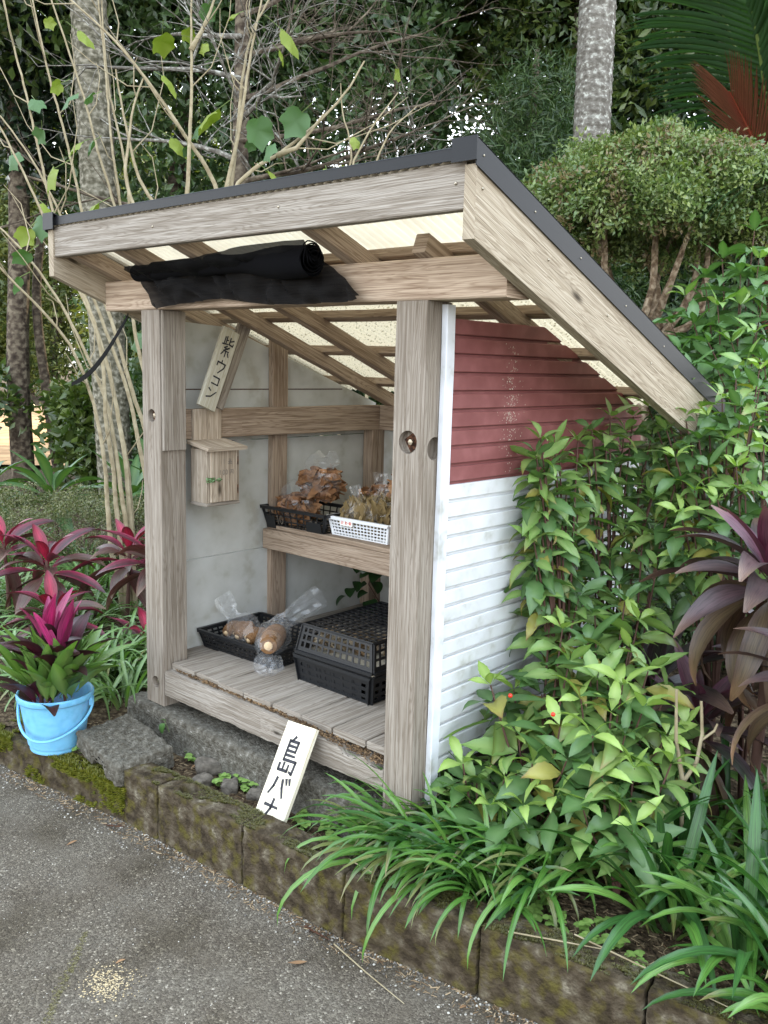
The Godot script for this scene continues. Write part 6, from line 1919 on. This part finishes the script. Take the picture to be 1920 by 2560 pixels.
	for k in 11:
		var a := TAU * k / 11.0 + rng.randf_range(-0.2, 0.2)
		var e := azim(a) * rng.randf_range(0.25, 0.55)
		trunk(t, [Vector3(0, 1.45 + rng.randf() * 0.2, 0), Vector3(e.x * 0.45 + rng.randf_range(-0.10, 0.10), 1.72, e.z * 0.4 + rng.randf_range(-0.10, 0.10)), Vector3(e.x * 0.55 + rng.randf_range(-0.14, 0.14), 1.92, e.z * 0.6 + rng.randf_range(-0.1, 0.1)), Vector3(e.x, 2.25 + rng.randf() * 0.25, e.z)], [0.030, 0.024, 0.018, 0.008], M.topiary_wood, 0.5, 8, "limb")
	var tiny := cluster(18, 0.055, 0.030, 0.015, M.leaf_shiny)
	var xf := []
	var cs := []
	while xf.size() < 6200:
		var d := Vector3(rng.randf_range(-1, 1), rng.randf_range(-0.65, 1), rng.randf_range(-1, 1))
		var l := d.length()
		if d.y < -0.62 + 0.50 * Vector2(d.x, d.z).length():
			continue
		if l > 1.0 + 0.10 * rng.randf() * rng.randf() or rng.randf() > 0.08 + pow(minf(l, 1.0), 4.0):
			continue
		var e := 1.0 + 0.20 * nz.get_noise_3dv(d * 2.7)
		var p := Vector3(0, 2.29, 0) + d * Vector3(0.80, 0.50, 0.80) * e
		if nz.get_noise_3dv(p * 3.4) < -0.16 + 0.3 * smoothstep(0.1, -0.4, d.y):
			continue
		xf.append(Transform3D(Basis.from_euler(Vector3(rng.randf() * TAU, rng.randf() * TAU, rng.randf() * TAU)).scaled(Vector3.ONE * rng.randf_range(0.7, 1.2)), p))
		var o := lin(0.09, 0.155, 0.045).lerp(lin(0.24, 0.29, 0.09), rng.randf())
		if nz.get_noise_3dv(p * 2.2) > 0.05 and rng.randf() < 0.4:   # brownish clipped shoots
			o = lin(0.22, 0.17, 0.085)
		cs.append(o)
	scatter(t, "crown", tiny, xf, cs)
	# bare cherry-like tree
	t = thing("bare_tree", "dark banded-bark tree with bare tangled twigs behind the roof", "tree", Vector3(-2.35, soil_y(-2.35, -2.4), -2.4))
	trunk(t, [Vector3(0, -0.1, 0), Vector3(-0.05, 1.4, -0.02), Vector3(-0.10, 2.6, -0.05), Vector3(-0.16, 3.4, -0.12), Vector3(-0.25, 4.9, -0.2)], [0.085, 0.075, 0.065, 0.055, 0.035], M.bark_dark)
	for k in 13:
		var b := MB.new()
		var y := 2.3 + k * 0.14
		var a := [-0.6, 2.4, -0.9, -0.3, 2.9, -0.75, 0.4, -1.1, 2.1, -0.5, 3.3, -0.8, 0.9][k] as float
		boughs(b, Vector3(-0.09, y, -0.05), azim(a, rng.randf_range(-0.05, 0.5)), rng.randf_range(0.9, 1.7), 0.020, 3 if k % 3 == 0 else 2)
		part(t, "bough", b.mesh(M.bark_dark if k % 2 else M.bark_pale))
	# plain trunks at the edge of the clearing
	for q in [[Vector3(-5.80, 0, -2.42), 0.105, "dark lichen-spotted tree trunk at the edge of the sunlit clearing"]]:
		t = thing("shade_tree", q[2], "tree", Vector3(q[0].x, soil_y(q[0].x, q[0].z), q[0].z))
		trunk(t, [Vector3(0, -0.1, 0), Vector3(-0.05, 1.3, 0), Vector3(-0.1, 3.0, -0.1), Vector3(-0.1, 5.6, -0.1)], [q[1] * 1.1, q[1], q[1] * 0.9, q[1] * 0.7], M.bark_dark)
		crown(t, glossy, 1300, Vector3(-0.1, 5.6, -0.1), Vector3(2.0, 1.7, 1.8), 1.0, d0, l1, 1.0, 1.5)
		crown(t, glossy, 90, Vector3(-0.1, 1.0, 0.5), Vector3(0.5, 0.35, 0.5), 0.5, d0, l1, 0.9, 1.3, 0.35, "low_bough")


# ---------------------------------------------------------------- small things
func litter() -> void:
	# loose block, tilted
	var t := thing("loose_block", "broken concrete block lying tilted between the bucket and the plinth", "concrete block", Vector3(0.19, -0.075, 0.225))
	part(t, "block", rough_box(Vector3(0.34, 0.085, 0.215), 0.010, 0.006, 20.0, 0.012, M.concrete, 71, "notch"), Transform3D(Basis.from_euler(Vector3(0.10, -0.12, -0.05)), Vector3.ZERO))
	for s in [[0.619, 0.089, 0.030, "round dark grey stone in the soil beside the leaning banana sign"], [0.739, 0.075, 0.024, "tan half-buried stone hidden behind the leaning banana sign"], [0.468, 0.060, 0.038, "flat broken grey stone in the soil by the kerb's round hole"], [0.43, -0.005, 0.030, "small rough stone against the plinth's foot"], [0.53, 0.14, 0.028, "small grey stone between the kerb and the soil litter"]]:
		var y := soil_y(s[0], s[1])
		single("garden_stone", rough_box(Vector3(2.3, 1.4, 1.8) * s[2], s[2] * 0.22, s[2] * 0.30, 0.55 / s[2] * 0.5, s[2] * 0.38, M.stone, int(s[0] * 100)), Transform3D(Basis(Vector3.UP, s[0] * 9.0), Vector3(s[0], y + s[2] * 0.45, s[1])), s[3], "stone")
	# clover
	var lf := leaf_mesh(0.017, 0.018, {"kind": "round", "seg": 5, "bend": 0.3, "fold": 0.2, "mid": lin(0.22, 0.34, 0.08), "edge": lin(0.16, 0.28, 0.06), "mat": M.leaf_dull})
	var spots := [[0.62, 0.04], [0.67, 0.06], [0.70, 0.02], [0.56, 0.06], [0.58, 0.10], [0.36, 0.05], [0.30, 0.03], [0.45, 0.03], [1.00, 0.10], [1.05, 0.06], [1.10, 0.09], [0.96, 0.07], [1.15, 0.12], [1.02, 0.15], [1.20, 0.07], [1.796, -0.03], [1.76, 0.0], [1.85, 0.02], [1.90, 0.0], [1.95, 0.03], [2.06, 0.03], [2.10, 0.05], [1.94, -0.04], [1.78, 0.03], [2.0, 0.0], [1.70, 0.03], [2.16, 0.02], [0.05, 0.22], [0.02, 0.30]]
	for s in spots:
		var c := thing("clover", "small clover with three-part leaves in the soil along the kerb", "clover", Vector3(s[0], soil_y(s[0], s[1]), s[1]), 0.0, "clovers in the soil along the kerb")
		var st := MB.new()
		for k in 6:
			var a := rng.randf() * TAU
			var top := Vector3(cos(a), 0, sin(a)) * rng.randf_range(0.005, 0.026) + Vector3(0, rng.randf_range(0.012, 0.034), 0)
			st.tube([Vector3(0, -0.005, 0), top], [0.0008, 0.0007], 4)
			for j in 3:
				leaf_at(c, lf, top, azim(a + TAU * j / 3.0, 0.1), rng.randf_range(-0.3, 0.3), rng.randf_range(0.8, 1.3))
		part(c, "stalks", st.mesh(M.stem_green))
	# small heart-leaved sprout on the plinth
	var sp := thing("heart_leaf_sprout", "sprout with one heart-shaped leaf hanging on the plinth's edge", "plant", Vector3(0.19, -0.045, 0.050))
	var hl := leaf_mesh(0.040, 0.036, {"kind": "round", "seg": 8, "bend": 0.5, "mid": lin(0.10, 0.20, 0.05), "edge": lin(0.05, 0.12, 0.03), "mat": M.leaf})
	leaf_at(sp, hl, Vector3(0, 0.018, 0.005), Vector3(0.1, -0.8, 0.5), 0.2, 1.0)
	leaf_at(sp, hl, Vector3(0, 0.025, 0.0), Vector3(-0.3, 0.5, 0.5), 0.4, 0.5)
	var ss := MB.new()
	ss.tube([Vector3(0.01, -0.02, -0.01), Vector3(0.002, 0.02, 0.002), Vector3(0, 0.026, 0.003)], [0.0012, 0.001, 0.001], 5)
	part(sp, "stalk", ss.mesh(M.stem_green))
	# fallen leaves and twigs on the road and soil
	var dl := []
	for k in 4:
		dl.append(leaf_mesh(0.030 + 0.009 * k, 0.010 + 0.0015 * k, {"kind": "ellipse", "seg": 7, "bend": 0.5 - 0.3 * k, "fold": 0.3, "mid": lin(0.26, 0.16, 0.085), "edge": lin(0.20, 0.115, 0.06), "mat": M.dry}))
	for s in [[0.35, 0.505, "small tan fallen leaf lying flat on the road by the mossy kerb"], [1.728, 0.262, "orange-brown fallen leaf on the road against the dark kerb"], [0.98, 0.725, "single dry leaf sliver alone on the open asphalt"], [0.42, 0.10, "curled brown leaf in the soil below the plinth"], [0.48, 0.02, "reddish dry leaf in the soil against the plinth"], [0.70, 0.16, "pale dry leaf on the soil behind the kerb's hole"], [1.33, 0.40, "thin dry leaf at the kerb's foot on the road"]]:
		var on_road: bool = s[1] > kerb_z(s[0])
		single("fallen_leaf", dl[rng.randi() % 4], Transform3D(Basis(Vector3.UP, rng.randf() * TAU), Vector3(s[0], (-0.252 if on_road else soil_y(s[0], s[1]) + 0.012), s[1])), s[2], "leaf", "fallen leaves")
	var tw := 0
	for s in [[Vector3(1.802, -0.052, 0.175), Vector3(2.02, -0.046, 0.075), "long straw-coloured dry stalk lying across the kerb"], [Vector3(1.93, -0.045, 0.080), Vector3(2.32, -0.048, 0.066), "dry reed stalk lying along the kerb past the clovers"], [Vector3(1.30, -0.050, 0.215), Vector3(1.40, -0.045, 0.225), "short pale stick on the kerb under the strap leaves"], [Vector3(1.33, -0.252, 0.300), Vector3(1.62, -0.251, 0.345), "thin dry stem on the road at the foot of the dark kerb"], [Vector3(0.335, -0.252, 0.385), Vector3(0.40, -0.236, 0.375), "tuft of rusty conifer twig at the end of the mossy kerb"], [Vector3(1.215, -0.252, 0.300), Vector3(1.31, -0.250, 0.297), "rusty brown conifer twig on the road against the kerb"]]:
		var m := MB.new()
		m.tube([s[0], (s[0] + s[1]) / 2 + Vector3(0, 0.004, 0.006), s[1]], [0.0022, 0.002, 0.0012], 6)
		if "rusty" in s[2]:
			for k in 14:
				var p: Vector3 = s[0].lerp(s[1], k / 14.0)
				m.tube([p, p + azim(rng.randf() * TAU, 0.2) * 0.016], [0.0013, 0.0006], 4)
		single("dry_stalk", m.mesh(M.rust if "rusty" in s[2] else M.stem_pale), Transform3D(), s[2], "twig")
	# fine litter: soil crumbs, needles and pebbles nobody could count
	var bit := MB.new()
	bit.box(Vector3(-0.008, -0.0008, -0.0010), Vector3(0.008, 0.0008, 0.0010))
	var peb := MB.new()
	peb.ball(Vector3.ZERO, Vector3(0.004, 0.0026, 0.0034), 4, 6)
	var xf := []
	var cs := []
	for k in 2600:
		var x := rng.randf_range(-0.3, 2.5)
		var z := kerb_z(x) - 0.11 - rng.randf() * 0.20 if k < 1500 else kerb_z(x) + 0.004 + 0.06 * pow(rng.randf(), 2.0)
		var y := soil_y(x, z) + 0.002 if k < 1500 else -0.2555
		xf.append(Transform3D(Basis.from_euler(Vector3(rng.randf_range(-0.3, 0.3), rng.randf() * TAU, rng.randf_range(-0.2, 0.2))).scaled(Vector3(rng.randf_range(0.3, 1.8), 1, 1) * rng.randf_range(0.5, 1.1)), Vector3(x, y, z)))
		cs.append(lin(0.10, 0.06, 0.03).lerp(lin(0.42, 0.32, 0.20), pow(rng.randf(), 1.6)))
	var g := thing("needle_litter", "brown needles and crumbs scattered along both sides of the kerb", "litter")
	g.set_meta("kind", "stuff")
	scatter(g, "needles", bit.mesh(M.dry), xf, cs)
	xf = []
	cs = []
	for k in 2400:
		var x := rng.randf_range(-0.4, 2.4)
		var z := kerb_z(x) + 0.003 + 0.10 * pow(rng.randf(), 2.4)
		if k > 900:
			z = kerb_z(x) + rng.randf() * 1.3
		var sc := rng.randf_range(0.4, 1.1) if k <= 900 else rng.randf_range(0.25, 0.6)
		xf.append(Transform3D(Basis.from_euler(Vector3(0, rng.randf() * TAU, 0)).scaled(Vector3.ONE * sc), Vector3(x, -0.256, z)))
		cs.append(lin(0.10, 0.09, 0.08).lerp(lin(0.45, 0.43, 0.38), pow(rng.randf(), 1.8)))
	var gx := []
	var gc := []
	for k in 420:
		gx.append(Transform3D(Basis.from_euler(Vector3(0, rng.randf() * TAU, 0)).scaled(Vector3(1, 0.25, 1) * rng.randf_range(0.3, 0.8)), Vector3(1.02 + 0.035 * rng.randfn(), -0.2565, 0.805 + 0.03 * rng.randfn())))
		gc.append(lin(0.34, 0.26, 0.14).lerp(lin(0.46, 0.38, 0.24), rng.randf()))
	g = thing("sawdust_patch", "small patch of pale tan crumbs on the open asphalt", "debris")
	g.set_meta("kind", "stuff")
	scatter(g, "crumbs", peb.mesh(M.dry), gx, gc)
	gx = []
	gc = []
	for k in 420:
		var q := rng.randf()
		var wd := 0.004 + 0.012 * absf(nz.get_noise_1d(q * 9.0))
		gx.append(Transform3D(Basis(Vector3.UP, rng.randf() * TAU).scaled(Vector3(1, 0.3, 1) * rng.randf_range(0.4, 0.9)), Vector3(lerpf(0.80, 1.20, q) + wd * rng.randfn(), -0.2572, lerpf(0.735, 1.14, q) + wd * rng.randfn())))
		gc.append(lin(0.10, 0.085, 0.03).lerp(lin(0.17, 0.15, 0.05), rng.randf()))
	g = thing("road_moss", "thin line of dull moss along a joint in the asphalt", "moss")
	g.set_meta("kind", "stuff")
	scatter(g, "tufts", moss_tuft(), gx, gc)
	g = thing("gravel", "loose pebbles and grit on the road along the kerb", "gravel")
	g.set_meta("kind", "stuff")
	scatter(g, "pebbles", peb.mesh(M.dry), xf, cs)
